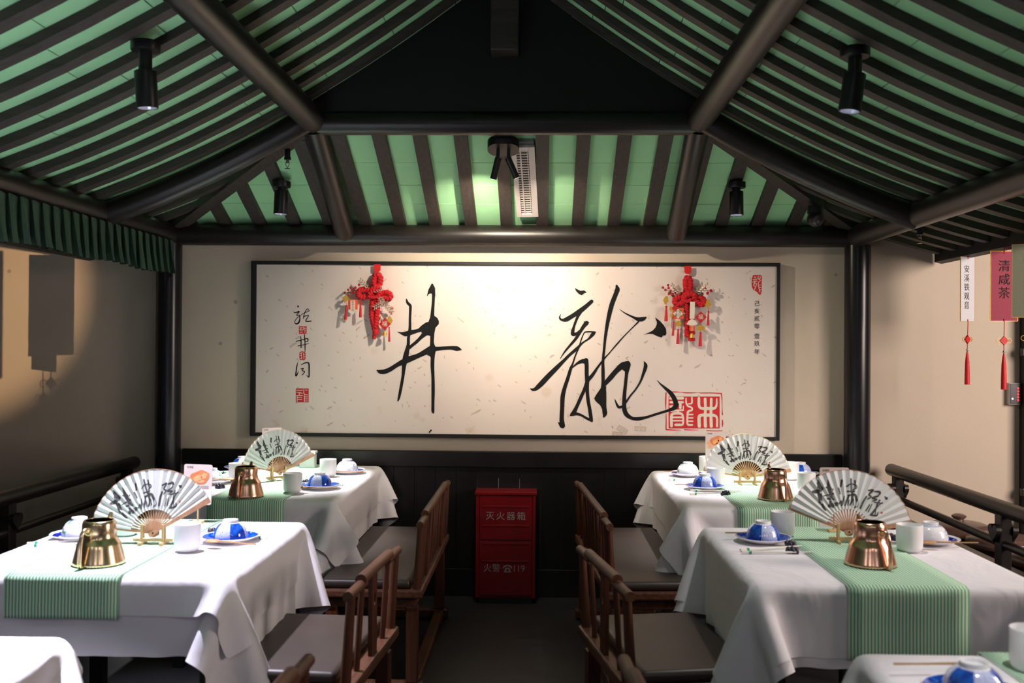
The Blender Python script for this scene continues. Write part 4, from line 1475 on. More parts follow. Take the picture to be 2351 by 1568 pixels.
def make_fan(label, loc, a0, a1, tilt, rz, wood_mat):
    t = thing('folding_fan', label, 'fan', loc, 0, 'white folding fans')
    t.rotation_euler = (tilt, 0, rz)
    a0, a1 = math.radians(a0), math.radians(a1)
    Np = 40
    amid = (a0 + a1) / 2
    span = a1 - a0

    def depth(a, r):
        f = (a - a0) / span * Np
        tri = abs((f % 2) - 1)
        return (tri - 0.5) * 0.0052 * (r / FAN_R)

    def leaf(a, r, lift=0.0):
        return (r * math.cos(a), depth(a, r) - lift, r * math.sin(a))
    mb = MB()
    for k in range(Np + 1):
        a = a0 + span * k / Np
        for r in (FAN_RI, (FAN_RI + FAN_R) / 2, FAN_R - (0.0 if k % 2 else 0.0025)):
            mb.v.append(leaf(a, r))
    for k in range(Np):
        for q in range(2):
            mb.f.append((3 * k + q, 3 * k + 3 + q, 3 * k + 4 + q, 3 * k + 1 + q))
    lf = mb.build('fan_leaf', 'fan_paper', t, smooth=False)
    ed = MB()
    pts = [leaf(a0 + span * k / Np, FAN_R) for k in range(Np + 1)]
    ed.tube(pts, 0.0009, 5)
    ed.build('leaf_edging', wood_mat, lf)
    ink = MB()
    sub = 160.0 / 180 * PI

    def fmap(x, y):
        dx, dz = (x - FAN_O[0]) / 806.0, (FAN_O[1] - y) / 770.0
        r = math.hypot(dx, dz) * FAN_R
        a = math.atan2(dz, dx)
        a = amid + (a - PI / 2) * span / math.radians(160)
        return leaf(a, r, 0.0007)
    for st in FSTROKES:
        # densify so the ink follows the pleats
        ink.brush(st, fmap, 1.0, sub=8)
    ink.build('brush_characters', 'ink_grey', lf, smooth=False)
    sm = MB().flat([(1285, 655), (1305, 652), (1308, 675), (1288, 678)], fmap)
    sm.build('red_seal', 'seal_red', lf, smooth=False)
    for k in range(19):
        a = a0 + span * (k + 0.5) / 19.0
        d = Vector((math.cos(a), 0, math.sin(a)))
        n = Vector((-math.sin(a), 0, math.cos(a)))
        y0 = (k - 9) * 0.0004
        m = MB()
        vs = []
        for r, w in ((-0.014, 0.0030), (0.0, 0.0022), (FAN_RI * 0.98, 0.0021), (FAN_R * 0.9, 0.0012)):
            for yy in (-0.0006, 0.0006):
                for q in (-1, 1):
                    pp = d * r + n * w * q
                    vs.append((pp.x, y0 + yy + (0.004 if r > FAN_RI * 0.9 else 0.0), pp.z))
        fs = []
        for i in range(3):
            b = 4 * i
            fs += [(b, b + 1, b + 5, b + 4), (b + 3, b + 2, b + 6, b + 7), (b + 2, b, b + 4, b + 6), (b + 1, b + 3, b + 7, b + 5)]
        fs += [(0, 2, 3, 1), (12, 13, 15, 14)]
        m.add(vs, fs).build('rib', wood_mat, t, smooth=False)
    for a, yy in ((a0, -0.007), (a1, 0.007)):
        d = Vector((math.cos(a), 0, math.sin(a)))
        n = Vector((-math.sin(a), 0, math.cos(a)))
        m = MB()
        ol = [(-0.016, 0.006), (-0.008, 0.0085), (0.02, 0.0045), (FAN_RI, 0.006), (FAN_R + 0.002, 0.0085), (FAN_R + 0.002, -0.0085), (FAN_RI, -0.006), (0.02, -0.0045), (-0.008, -0.0085), (-0.016, -0.006)]
        m.prism(ol, lambda r, w, dd: (d.x * r + n.x * w, yy - 0.001 + dd, d.z * r + n.z * w), 0.0024)
        m.build('guard_stick', wood_mat, t, smooth=False)
    MB().lathe([(0.003, -0.009), (0.003, 0.009)], 10, (0, 0, 0), Matrix.Rotation(PI / 2, 3, 'X')).build('rivet', 'black_metal', t)
    return t


def make_stand(label, loc, rz, mat='bamboo'):
    t = thing('fan_stand', label, 'stand', loc, rz, 'small bamboo fan stands')
    for sx in (-1, 1):
        MB().box(sx * 0.036 - 0.004, sx * 0.036 + 0.004, -0.010, -0.004, 0.0, 0.068).build('upright', mat, t, smooth=False, bevel=0.001)
        MB().box(sx * 0.036 - 0.004, sx * 0.036 + 0.004, 0.006, 0.012, 0.0, 0.062).build('upright', mat, t, smooth=False, bevel=0.001)
        MB().box(sx * 0.036 - 0.0055, sx * 0.036 + 0.0055, -0.030, 0.034, 0.0, 0.010).build('foot', mat, t, smooth=False, bevel=0.001)
    MB().box(-0.066, 0.066, -0.004, 0.006, 0.010, 0.020).build('cross_bar', mat, t, smooth=False, bevel=0.001)
    return t


# near-left, near-right, far-left, far-right
p = atz(351, 1250, ZR)
make_stand('bamboo stand under the open fan behind the gold kettle', (p.x, p.y, ZR), 0.0)
make_fan('open white fan with brush characters behind the gold kettle, tipped to the right', (p.x + 0.002, p.y + 0.001, ZR + 0.038), 31, 173, -0.16, 0.02, 'fan_wood')
p = atz(1949, 1247, ZR)
make_stand('bamboo stand under the open fan behind the nearer copper kettle at right', (p.x, p.y, ZR), -0.1)
make_fan('open white fan with brush characters on the right table nearest the jars', (p.x, p.y + 0.001, ZR + 0.038), 9, 158, -0.16, -0.06, 'fan_wood')
p = atz(639, 1102, ZR)
make_stand('bamboo stand under the narrow turned fan, far left table', (p.x, p.y, ZR), 0.78)
make_fan('open white fan turned aside and looking narrow, far left table', (p.x + 0.008, p.y + 0.001, ZR + 0.038), 20, 164, -0.1, 0.84, 'fan_wood')
p = atz(1716, 1113, ZR)
make_stand('pale bamboo stand under the widest open fan, far right table', (p.x, p.y, ZR), 0.0, 'bamboo')
make_fan('widest open white fan with pale ribs, brightly lit, far right table', (p.x, p.y + 0.001, ZR + 0.038), 9, 170, -0.22, 0.0, 'fan_wood_pale')


# ------------------------------------------------------------------ kettles
def make_kettle(label, px, py, ang, mat):
    p = atz(px, py, ZR)
    t = thing('kettle', label, 'kettle', (p.x, p.y, ZR), ang, 'polished metal kettles')
    prof = [(0.0, 0.0005), (0.072, 0.0), (0.077, 0.003), (0.078, 0.009), (0.0765, 0.014), (0.0715, 0.035), (0.0655, 0.058), (0.0635, 0.068), (0.0605, 0.076), (0.0535, 0.086), (0.0505, 0.093), (0.0495, 0.110), (0.0485, 0.138), (0.0455, 0.147), (0.0435, 0.149)]
    t.scale = (1, 1, 0.89)
    MB().lathe(prof[:], 48).build('body', mat, t, angle=50)
    MB().lathe([(0.0435, 0.149), (0.043, 0.1502), (0.040, 0.1495), (0.0385, 0.143)], 40).build('rim', mat, t)
    MB().lathe([(0.0, 0.1385), (0.0395, 0.1385), (0.0395, 0.141), (0.0, 0.141)], 32).build('lid', 'copper_dark', t)
    # handle on local +x
    H = [(0.047, 0, 0.118), (0.060, 0, 0.126), (0.073, 0, 0.121), (0.081, 0, 0.104), (0.085, 0, 0.075), (0.087, 0, 0.045), (0.088, 0, 0.016), (0.083, 0, 0.005), (0.076, 0, 0.006)]
    P = [Vector(h) for h in H]
    Q = [P[0] * 2 - P[1]] + P + [P[-1] * 2 - P[-2]]
    out = []
    for i in range(1, len(Q) - 2):
        for k in range(4):
            u = k / 4
            out.append(0.5 * (2 * Q[i] + (Q[i + 1] - Q[i - 1]) * u + (2 * Q[i - 1] - 5 * Q[i] + 4 * Q[i + 1] - Q[i + 2]) * u * u + (3 * Q[i] - Q[i - 1] - 3 * Q[i + 1] + Q[i + 2]) * u ** 3))
    out.append(P[-1])
    MB().tube(out, [0.0075 - 0.0015 * math.sin(PI * i / (len(out) - 1)) for i in range(len(out))], 12).build('handle', mat, t)
    MB().lathe([(0.014, -0.004), (0.014, 0.003), (0.010, 0.006)], 16, (0.047, 0, 0.118), Matrix.Rotation(PI / 2, 3, 'Y')).build('handle_boss', mat, t)
    MB().tube([(-0.040, 0, 0.132), (-0.050, 0, 0.145), (-0.058, 0, 0.166)], [0.013, 0.009, 0.005], 12).build('spout', mat, t)
    return t


make_kettle('gold polished kettle on the striped runner, left of the fan', 227, 1294, math.radians(-103), 'brass')
make_kettle('copper kettle on the far left table, handle to the viewer', 565, 1140, math.radians(-97), 'copper')
make_kettle('bright copper kettle in front of the widest fan', 1780, 1146, math.radians(-72), 'copper')
make_kettle('copper kettle nearest the viewer at right, before its fan', 1998, 1297, math.radians(-68), 'copper')


# ------------------------------------------------------------------ cups, bowls, plates
def lathe_obj(name, prof, mat, n=40, angle=50):
    return MB().lathe(prof, n).mesh(name, mat, True, angle)


CUP = lathe_obj('cup', [(0.0, 0.001), (0.026, 0.0), (0.030, 0.001), (0.038, 0.008), (0.0415, 0.018), (0.0422, 0.04), (0.0425, 0.088), (0.0420, 0.0895), (0.0405, 0.0895), (0.0395, 0.087), (0.039, 0.02), (0.034, 0.010), (0.0, 0.008)], 'matte_cup')


def mesh_thing(name, me, label, cat, loc, rz=0, group=None):
    o = bpy.data.objects.new(name, me)
    COL.objects.link(o)
    o.location = loc
    o.rotation_euler = (0, 0, rz)
    return tag(o, label, cat, group)


CUPS = [
    (430, 1265, ZC, 'white cup standing left of the bright blue bowl, in strongest light'),
    (287, 1229, ZR, 'white cup mostly hidden behind the gold kettle'),
    (672, 1131, ZC, 'white cup left of the blue lattice bowl, far left table'),
    (753, 1094, ZC, 'white cup left of the plain white bowl, far left table'),
    (545, 1105, ZC, 'white cup directly behind the far left copper kettle'),
    (1643, 1117, ZC, 'white cup behind the blue lattice bowl, far right table'),
    (1623, 1086, ZC, 'white cup partly behind the left edge of the widest fan'),
    (1815, 1101, ZC, 'white cup partly behind the bright copper kettle, far right table'),
    (1851, 1129, ZC, 'white cup partly behind the left edge of the near right fan'),
    (1797, 1232, ZC, 'white cup behind the blue bowl on the near right table'),
    (2088, 1266, ZC, 'white cup between the near right kettle and a pale bowl'),
    (2368, 1541, ZC, 'blurred white cup cut by the right picture edge'),
]
for px, py, z, lab in CUPS:
    q = atz(px, py, z)
    mesh_thing('cup', CUP, lab, 'cup', (q.x, q.y, z), 0, 'white cylindrical cups')

BOWLP = [(0.0, 0.058), (0.022, 0.058), (0.0225, 0.0655), (0.0255, 0.0665), (0.0262, 0.064), (0.0262, 0.057), (0.034, 0.0545), (0.044, 0.046), (0.0515, 0.034), (0.0565, 0.018), (0.0590, 0.001), (0.0582, 0.0), (0.0565, 0.001), (0.052, 0.018), (0.044, 0.034), (0.03, 0.048), (0.0, 0.052)]
BOWLS = {k: lathe_obj('rice_bowl', BOWLP, m, 48) for k, m in (('blue', 'bowl_blue'), ('green', 'bowl_green'), ('pale', 'bowl_pale'))}
PLATEP = [(0.0, 0.003), (0.046, 0.003), (0.050, 0.0), (0.053, 0.0), (0.055, 0.003), (0.080, 0.010), (0.0945, 0.018), (0.0955, 0.0195), (0.0940, 0.0205), (0.078, 0.0125), (0.066, 0.0075), (0.060, 0.0068), (0.0, 0.0066)]
PLATES = {k: lathe_obj('plate', PLATEP, m, 56) for k, m in (('blue', 'plate_blue'), ('band', 'plate_band'))}
# plate px, py, plate kind, bowl kind, bowl rotation, words
SETS = [
    (529, 1242, 'blue', 'blue', -0.25, 'right of the cup on the gold kettle table'),
    (182, 1236, 'band', 'green', 0.2, 'left of the gold kettle'),
    (734, 1121, 'blue', 'blue', -0.12, 'front right on the far left table'),
    (797, 1086, 'band', 'pale', 2.4, 'back right on the far left table'),
    (557, 1079, 'blue', 'blue', 0.3, 'behind the far left copper kettle'),
    (486, 1110, 'band', 'green', -0.6, 'beside the menu card edge, far left table'),
    (1618, 1123, 'blue', 'blue', 0.06, 'front left on the far right table'),
    (1579, 1093, 'band', 'green', -0.4, 'back left on the far right table'),
    (1838, 1093, 'blue', 'blue', 0.6, 'back right on the far right table'),
    (1752, 1244, 'blue', 'blue', 0.2, 'left side of the near right table'),
    (2137, 1247, 'band', 'pale', 2.3, 'on the near right table by the jars'),
]
words = {'blue': 'upturned blue and white rice bowl', 'green': 'upturned white rice bowl with green leaves', 'pale': 'upturned white rice bowl with faint blue sprigs'}
for px, py, pk, bk, rot, w in SETS:
    q = atz(px, py, ZC)
    mesh_thing('plate', PLATES[pk], ('blue glazed saucer plate' if pk == 'blue' else 'white saucer plate with dark blue band') + ' ' + w, 'plate', (q.x, q.y, ZC), rot, 'saucer plates')
    mesh_thing('rice_bowl', BOWLS[bk], words[bk] + ' ' + w, 'bowl', (q.x, q.y, ZC + 0.0072), rot, 'upturned rice bowls')
q = at(2236, 1505, 1.93)
mesh_thing('plate', PLATES['blue'], 'blurred blue saucer plate at the bottom right edge', 'plate', (q.x, 1.93, ZC), 0.3, 'saucer plates')
mesh_thing('rice_bowl', BOWLS['blue'], 'large blurred blue rice bowl at the bottom right edge', 'bowl', (q.x, 1.93, ZC + 0.0072), 0.12, 'upturned rice bowls')
CRQ = Vector((q.x, 1.93, ZC))

# chopsticks, rests, spoons
STICK = MB().tube([(0, 0, 0), (0.02, 0, 0), (0.12, 0, 0), (0.235, 0, 0)], [0.0046, 0.0046, 0.0036, 0.0020], 8).mesh('shaft', 'stick')
RING = MB().lathe([(0.0054, -0.004), (0.0057, 0), (0.0054, 0.004)], 12, (0.028, 0, 0), Matrix.Rotation(PI / 2, 3, 'Y')).mesh('jade_ring', 'jade')


def stick(a, b, label, z=0.006, dz=0.0):
    A, B_ = atz(a[0], a[1], ZC), atz(b[0], b[1], ZC)
    d = B_ - A
    t = thing('chopstick', label, 'chopstick', (A.x, A.y, ZC + z), math.atan2(d.y, d.x), 'ivory chopsticks with jade rings')
    t.rotation_euler = (0, -dz, math.atan2(d.y, d.x))
    for nm, me in (('shaft', STICK), ('jade_ring', RING)):
        o = bpy.data.objects.new(nm, me)
        COL.objects.link(o)
        o.parent = t


STICKS = [
    ((62, 1252), (190, 1244), 'ivory chopstick left of the gold kettle, rear one'),
    ((60, 1257), (190, 1251), 'ivory chopstick left of the gold kettle, front one'),
    ((612, 1240), (470, 1221), 'ivory chopstick behind the bright blue bowl'),
    ((787, 1117), (690, 1110), 'ivory chopstick behind the blue bowl, far left table'),
    ((838, 1082), (765, 1080), 'ivory chopstick behind the white bowl, far left table'),
    ((500, 1086), (600, 1082), 'ivory chopstick in front of the blue bowl behind far left kettle'),
    ((1585, 1129), (1718, 1130), 'ivory chopstick before the far right blue bowl, rear one'),
    ((1584, 1137), (1712, 1132), 'ivory chopstick before the far right blue bowl, front one'),
    ((1536, 1105), (1640, 1099), 'ivory chopstick before the far right white bowl'),
    ((1700, 1267), (1886, 1254), 'ivory chopstick before the near right blue bowl, rear one'),
    ((1703, 1272), (1884, 1272), 'ivory chopstick before the near right blue bowl, front one'),
    ((5, 1524), (-90, 1500), 'ivory chopstick tip at the bottom left picture corner'),
]
for a, b, lab in STICKS:
    stick(a, b, lab)
rr = random.Random(2)
rm = MB()
for (x, y, z, r) in ((0, 0, 0.008, 0.009), (0.013, 0.003, 0.007, 0.008), (-0.013, -0.002, 0.007, 0.008), (0.006, 0.009, 0.006, 0.007), (-0.006, 0.007, 0.006, 0.007), (0.004, -0.008, 0.006, 0.007), (-0.007, -0.007, 0.005, 0.006), (0.019, -0.001, 0.004, 0.005), (-0.019, 0.002, 0.004, 0.005)):
    rm.sphere((x, y, z * 1.5), r * 1.05, 10, 7, (1, 1, 1.3))
REST = rm.mesh('chopstick_rest', 'rest')
for px, py, lab in ((490, 1226, 'dark lumpy chopstick rest behind the bright blue bowl'), (704, 1111, 'dark lumpy chopstick rest behind the blue bowl, far left table'),
                    (505, 1121, 'dark lumpy chopstick rest by the menu card, far left table'), (1666, 1137, 'dark lumpy chopstick rest on the far right table'),
                    (1819, 1270, 'dark lumpy chopstick rest before the near right blue bowl'), (1815, 1255, 'dark lumpy chopstick rest touching the near right blue plate'),
                    (2046, 1239, 'dark lumpy chopstick rest right of the near right kettle'), (1893, 1152, 'dark lumpy chopstick rest behind the near right fan')):
    q = atz(px, py, ZC)
    mesh_thing('chopstick_rest', REST, lab, 'chopstick rest', (q.x, q.y, ZC), rr.uniform(0, 3), 'dark chopstick rests')
HANDLE = MB().tube([(0.0, 0, 0), (0.05, 0, 0.0), (0.14, 0, 0.001)], [0.0025, 0.0022, 0.003], 8).mesh('handle', 'spoon')
sb = MB()
for i in range(9):
    for j in range(13):
        pass
sb.sphere((0.165, 0, 0.0), 0.027, 16, 10, (1.0, 0.66, 0.22))
SBOWL = sb.mesh('spoon_bowl', 'spoon')


def spoon(a, b, label, z=0.024):
    A, B_ = atz(a[0], a[1], ZC + z), atz(b[0], b[1], ZC + z)
    d = B_ - A
    t = thing('spoon', label, 'spoon', (A.x, A.y, ZC + z), math.atan2(d.y, d.x), 'wooden spoons')
    for nm, me in (('handle', HANDLE), ('spoon_bowl', SBOWL)):
        o = bpy.data.objects.new(nm, me)
        COL.objects.link(o)
        o.parent = t


spoon((588, 1250), (480, 1241), 'wooden spoon lying before the bright blue bowl')
spoon((774, 1121), (700, 1119), 'wooden spoon lying before the blue bowl, far left table')
spoon((834, 1083), (770, 1082), 'wooden spoon lying before the white bowl, far left table')
spoon((450, 1106), (520, 1100), 'wooden spoon by the menu card, far left table')
spoon((1550, 1112), (1640, 1112), 'wooden spoon behind the far right blue bowl')
spoon((1525, 1082), (1606, 1083), 'wooden spoon behind the far right white bowl')
spoon((1665, 1223), (1790, 1223), 'wooden spoon behind the near right blue bowl')
spoon((2246, 1246), (2130, 1245), 'wooden spoon before the pale bowl by the jars')
spoon((2052, 1524), (2170, 1524), 'blurred wooden spoon at the bottom right edge')
pk = MB().box(-0.032, 0.032, -0.012, 0.012, 0.0, 0.007).build('sauce_packet', 'orange_tag', bevel=0.003)
pk.location = (CRQ.x - 0.077, CRQ.y - 0.022, ZC + 0.021)
pk.rotation_euler = (0, 0.1, -0.5)
tag(pk, 'small glossy orange red packet on the bottom right plate', 'packet')


# ------------------------------------------------------------------ menu cards, tissue box
def make_card(label, px, ptop, Y, rz, lean, number=False):
    c = at(px, ptop, Y)
    H, W = 0.150, 0.106
    zt = c.z
    t = thing('menu_card', label, 'menu card', (c.x, Y, ZC), rz, 'table menu cards')
    z0 = zt - H - ZC
    MB().box(-0.022, 0.022, -0.014, 0.014, 0, 0.012).build('base_block', 'bamboo', t, smooth=False, bevel=0.002)
    MB().tube([(0, 0, 0.01), (0, 0, z0 + 0.02)], 0.0028, 8).build('pole', 'bamboo', t)
    MB().box(-0.006, 0.006, -0.004, 0.003, z0 - 0.012, z0 + 0.012).build('clip', 'bamboo', t, smooth=False, bevel=0.001)
    m = MB()
    ol = []
    r = 0.007
    for cx, cz_, b in ((W / 2 - r, r, -90), (W / 2 - r, H - r, 0), (-W / 2 + r, H - r, 90), (-W / 2 + r, r, 180)):
        for k in range(4):
            a = math.radians(b + 30 * k)
            ol.append((cx + r * math.cos(a), cz_ + r * math.sin(a)))
    ca, sa = math.cos(lean), math.sin(lean)
    f = lambda x, z, d: (x * ca - (z - H / 2) * sa, -0.002 + d, z0 + H / 2 + x * sa + (z - H / 2) * ca)
    m.prism(ol, lambda x, z, d: f(x, z, d), -0.0016)
    cd = m.build('card', 'card', t, smooth=False)
    g = lambda x, z: f(x, z, -0.0021)
    MB().flat([(-W / 2 + 0.001, 0.004), (W / 2 - 0.001, 0.004), (W / 2 - 0.001, 0.058), (-W / 2 + 0.001, 0.058)], g).build('white_panel', 'card_white', cd, smooth=False)
    g2 = lambda x, z: f(x, z, -0.0025)
    g3 = lambda x, z: f(x, z, -0.0029)

    def blob(cx, cz_, rx, rz_, rot=0.0, wob=0.08, seed=0):
        return [(cx + (rx * (1 + wob * math.sin(3 * a + seed)) * math.cos(a)) * math.cos(rot) - rz_ * (1 + wob * math.cos(5 * a + seed)) * math.sin(a) * math.sin(rot), cz_ + rx * math.cos(a) * math.sin(rot) + rz_ * (1 + wob * math.cos(5 * a + seed)) * math.sin(a) * math.cos(rot)) for a in np.linspace(0, 2 * PI, 26, endpoint=False)]
    fd = MB().flat(blob(0.008, 0.102, 0.036, 0.025, 0.2), g2).build('food_picture', 'food1', cd, smooth=False)
    hl = MB()
    for args in ((0.0, 0.098, 0.017, 0.012, 0.4, 0.1, 1), (0.022, 0.108, 0.014, 0.010, 0.7, 0.1, 2), (0.012, 0.088, 0.013, 0.006, 0.1, 0.1, 3), (-0.034, 0.092, 0.011, 0.010, 0, 0.05, 4), (-0.030, 0.074, 0.011, 0.009, 0, 0.05, 5)):
        hl.flat(blob(*args), g3)
    hl.build('food_highlight', 'food2', cd, smooth=False)
    tx = MB()
    text_into(tx, '桂满陇', 0.0085, lambda u, v: g2(-0.03 + u, 0.139 + v))
    if number:
        nm = MB()
        text_into(nm, '甲8', 0.030, lambda u, v: g2(-0.006 + u, 0.040 + v))
        nm.build('table_number', 'ink', cd, smooth=False)
        for k in range(0):
            tx.flat([(-0.036, 0.016 - 0.004 * k), (0.0, 0.016 - 0.004 * k), (0.0, 0.0172 - 0.004 * k), (-0.036, 0.0172 - 0.004 * k)], g2)
    else:
        for k in range(4):
            tx.flat([(0.012, 0.070 - 0.0035 * k), (0.042, 0.070 - 0.0035 * k), (0.042, 0.0710 - 0.0035 * k), (0.012, 0.0710 - 0.0035 * k)], g2)
    tx.build('card_print', 'ink', cd, smooth=False)
    return t


make_card('pink menu card with roast picture on a stick, behind the tipped fan', 455, 1066, 3.69, 0.02, -0.03)
make_card('menu card peeping over the turned fan, far left table', 626, 982, 5.36, 0.08, 0.05)
make_card('menu card with roast chicken picture and table number, far right', 1643, 991, 5.22, 0.0, 0.0, True)
make_card('menu card edge peeping over the near right fan', 1915, 1073, 3.66, 0.0, 0.0)
q = atz(707, 1073, ZR)
tb = thing('tissue_box', 'pale grey tissue box with white lid beside the turned fan', 'box', (q.x, q.y, ZR))
MB().box(-0.042, 0.042, -0.03, 0.03, 0, 0.075).build('body', 'napkin_box', tb, smooth=False, bevel=0.006)
MB().box(-0.046, 0.046, -0.034, 0.034, 0.075, 0.092).build('lid', 'porcelain', tb, smooth=False, bevel=0.005)

# ------------------------------------------------------------------ ceiling spots
COOL = (0.85, 0.81, 1.0)
WARM = (1.0, 0.84, 0.66)


def make_spot(label, x, y, zmount, zbot, tilt, energy, color, target, angle, blend, lit=True, rad=0.036):
    t = thing('ceiling_spotlight', label, 'spotlight', (x, y, zbot), 0, 'black cylinder spotlights')
    H = zmount - zbot
    cyl = min(0.125, H * 0.68)
    MB().lathe([(0.046, H - 0.03), (0.048, H - 0.026), (0.048, H)], 28).build('mount', 'black_metal', t)
    MB().lathe([(0.022, cyl + 0.008), (0.022, H - 0.03)], 16).build('stem', 'black_metal', t)
    R = Matrix.Rotation(tilt[0], 3, 'X') @ Matrix.Rotation(tilt[1], 3, 'Y')
    piv = Vector((0, 0, cyl + 0.01))
    c = MB().lathe([(0.030, -cyl + 0.03), (rad - 0.004, -cyl), (rad - 0.001, -cyl), (rad, -cyl + 0.002), (rad, -0.002), (rad - 0.003, 0.0), (0.0, 0.0)], 28, piv, R).build('barrel', 'black_metal', t)
    MB().lathe([(0.0, -cyl + 0.022), (0.018, -cyl + 0.022), (0.0295, -cyl + 0.008), (0.031, -cyl + 0.0015), (0.0305, -cyl + 0.001), (0.0285, -cyl + 0.008), (0.017, -cyl + 0.0205), (0.0, -cyl + 0.0205)], 24, piv, R).build('reflector', 'lamp_reflector', t)
    d = R @ Vector((0, 0, -1))
    if lit:
        MB().lathe([(0.0, -cyl + 0.0195), (0.014, -cyl + 0.0195), (0.014, -cyl + 0.0185), (0.0, -cyl + 0.0185)], 18, piv, R).build('lens', 'lamp_glow', t)
        src = Vector(t.location) + piv + d * (cyl + 0.004)
        spot_light('spot_beam', src, target, energy, color, angle, blend, 0.02, t)
    return t


make_spot('lit black spotlight hanging over the gold kettle table', -1.155, 3.30, zs(1.155) - BH + 0.004, 2.205, (0.05, -0.05), 340, COOL, (-1.04, 3.22, 0.75), 68, 0.75)
make_spot('black spotlight hanging at upper right, tilted outwards', 1.205, 3.30, zs(1.205) - BH + 0.004, 2.19, (0.0, 0.14), 42, (1.0, 0.93, 0.93), (1.1, 3.3, 0.75), 80, 0.8)
make_spot('small black spotlight over the far left table', -1.19, 5.19, zb(5.19) - BH + 0.004, 2.10, (-0.06, 0.02), 340, (1.0, 0.96, 0.96), (-1.12, 4.95, 0.75), 50, 0.9)
make_spot('small black spotlight over the far right table', 1.185, 5.19, zb(5.19) - BH + 0.004, 2.10, (-0.06, 0.0), 200, (1.0, 0.95, 0.95), (1.12, 4.95, 0.75), 50, 0.9)
make_spot('black spotlight over the bottom left corner table', -1.155, 1.75, zs(1.155) - BH + 0.004, 2.205, (0.0, 0.0), 1000, COOL, (-1.2, 1.8, 0.75), 66, 0.75)
make_spot('black spotlight over the bottom right corner table', 1.205, 1.75, zs(1.205) - BH + 0.004, 2.19, (0.0, 0.0), 60, (1.0, 0.93, 0.93), (1.2, 1.65, 0.75), 56, 0.6)

# twin spot aimed at the painting
tw = thing('twin_spotlight', 'black twin spotlight under the upper beam, aimed at the painting', 'spotlight', (-0.012, 4.87, 2.34))
mz = zb(4.87) - BH - 2.34
ol = [(0.05 * math.cos(a) + (0.028 if math.cos(a) > 0 else -0.028), 0.05 * math.sin(a)) for a in np.linspace(0, 2 * PI, 28, endpoint=False)]
MB().prism(ol, lambda u, v, d: (u, v, mz - 0.036 + d - v * 0.42), 0.04).build('mount', 'black_metal', tw)
for sx, tgt, en, cone in ((-1, (-0.26, YP, 1.74), 75, 100), (1, (0.62, YP, 1.50), 55, 105)):
    top = Vector((sx * 0.026, 0, mz - 0.03))
    jt = Vector((sx * 0.026, 0, mz - 0.085))
    MB().tube([top, jt], 0.0085, 10).build('stem', 'black_metal', tw)
    dirv = Vector((sx * 0.035 if sx > 0 else -0.02, 0.02, -0.075)).normalized()
    P_ = [jt - dirv * 0.012, jt + dirv * 0.095]
    MB().tube(P_, 0.0165, 18).build('barrel', 'black_metal', tw)
    MB().tube([jt + dirv * 0.0952, jt + dirv * 0.0960], 0.0125, 16).build('lens', 'lamp_glow_warm', tw)
    src = Vector(tw.location) + jt + dirv * 0.105
    spot_light('spot_beam', src, tgt, en, WARM, cone, 1.0, 0.015, tw)

# spotlight on the left eave beam that throws the sign shadows on the wall
lw = thing('beam_spotlight', 'small spotlight clamped on the left eave beam beyond the frame', 'spotlight', (-2.04, 2.54, 1.86))
MB().tube([(0, 0.0, 0.0), (-0.018, 0.10, -0.012)], 0.022, 16).build('barrel', 'black_metal', lw)
MB().tube([(0, 0, 0.0), (0.02, 0, 0.13)], 0.007, 8).build('stem', 'black_metal', lw)
spot_light('spot_beam', (-2.06, 2.66, 1.85), (-3.20, YW, 1.74), 230, (1.0, 0.66, 0.36), 30, 0.55, 0.006, lw)

# ------------------------------------------------------------------ air conditioning grille on the back slope
ya, yb_ = 4.90, 5.50
xa, xb = 0.032, 0.150
za, zb2 = zb(ya) - BH * 0.9, zb(yb_) - BH * 0.9
ac = thing('air_grille', 'white louvred air grille between the rafters above the painting', 'vent', ((xa + xb) / 2, (ya + yb_) / 2, (za + zb2) / 2))
d = (Vector((0, yb_, zb2)) - Vector((0, ya, za)))
LEN = d.length
d.normalize()
up = Vector((1, 0, 0)).cross(d).normalized()
RA = Matrix((Vector((1, 0, 0)), d, up)).transposed()
RA = RA @ Matrix.Rotation(-0.03, 3, 'Z')
W2 = (xb - xa) / 2


def acbox(name, mat, x0, x1, y0, y1, z0, z1, bevel=0.0):
    c = RA @ Vector(((x0 + x1) / 2, (y0 + y1) / 2, (z0 + z1) / 2))
    return MB().obox(c, ((x1 - x0) / 2, (y1 - y0) / 2, (z1 - z0) / 2), RA).build(name, mat, ac, smooth=False, bevel=bevel)


acbox('duct', 'ac_grey', -W2 + 0.004, W2 - 0.004, -LEN / 2 - 0.02, LEN / 2, 0.012, 0.05)
acbox('backing', 'black', -W2 + 0.008, W2 - 0.008, -LEN / 2 + 0.01, LEN / 2 - 0.01, 0.006, 0.012)
for (x0, x1, y0, y1) in ((-W2, -W2 + 0.026, -LEN / 2, LEN / 2), (W2 - 0.032, W2, -LEN / 2, LEN / 2), (-W2 + 0.026, W2 - 0.032, -LEN / 2, -LEN / 2 + 0.03), (-W2 + 0.026, W2 - 0.032, LEN / 2 - 0.03, LEN / 2)):
    acbox('frame_bar', 'ac_white', x0, x1, y0, y1, -0.008, 0.008, 0.0015)
nb = 26
for k in range(nb):
    y = -LEN / 2 + 0.045 + (LEN - 0.09) * k / (nb - 1)
    acbox('louvre', 'ac_white', -W2 + 0.026, W2 - 0.032, y - 0.0042, y + 0.0042, -0.002, 0.001)
acbox('mullion', 'ac_white', -W2 + 0.042, -W2 + 0.049, -LEN / 2 + 0.03, LEN / 2 - 0.03, -0.006, 0.002)
acbox('mullion', 'ac_white', W2 - 0.040, W2 - 0.036, -LEN / 2 + 0.03, LEN / 2 - 0.03, -0.006, 0.002)


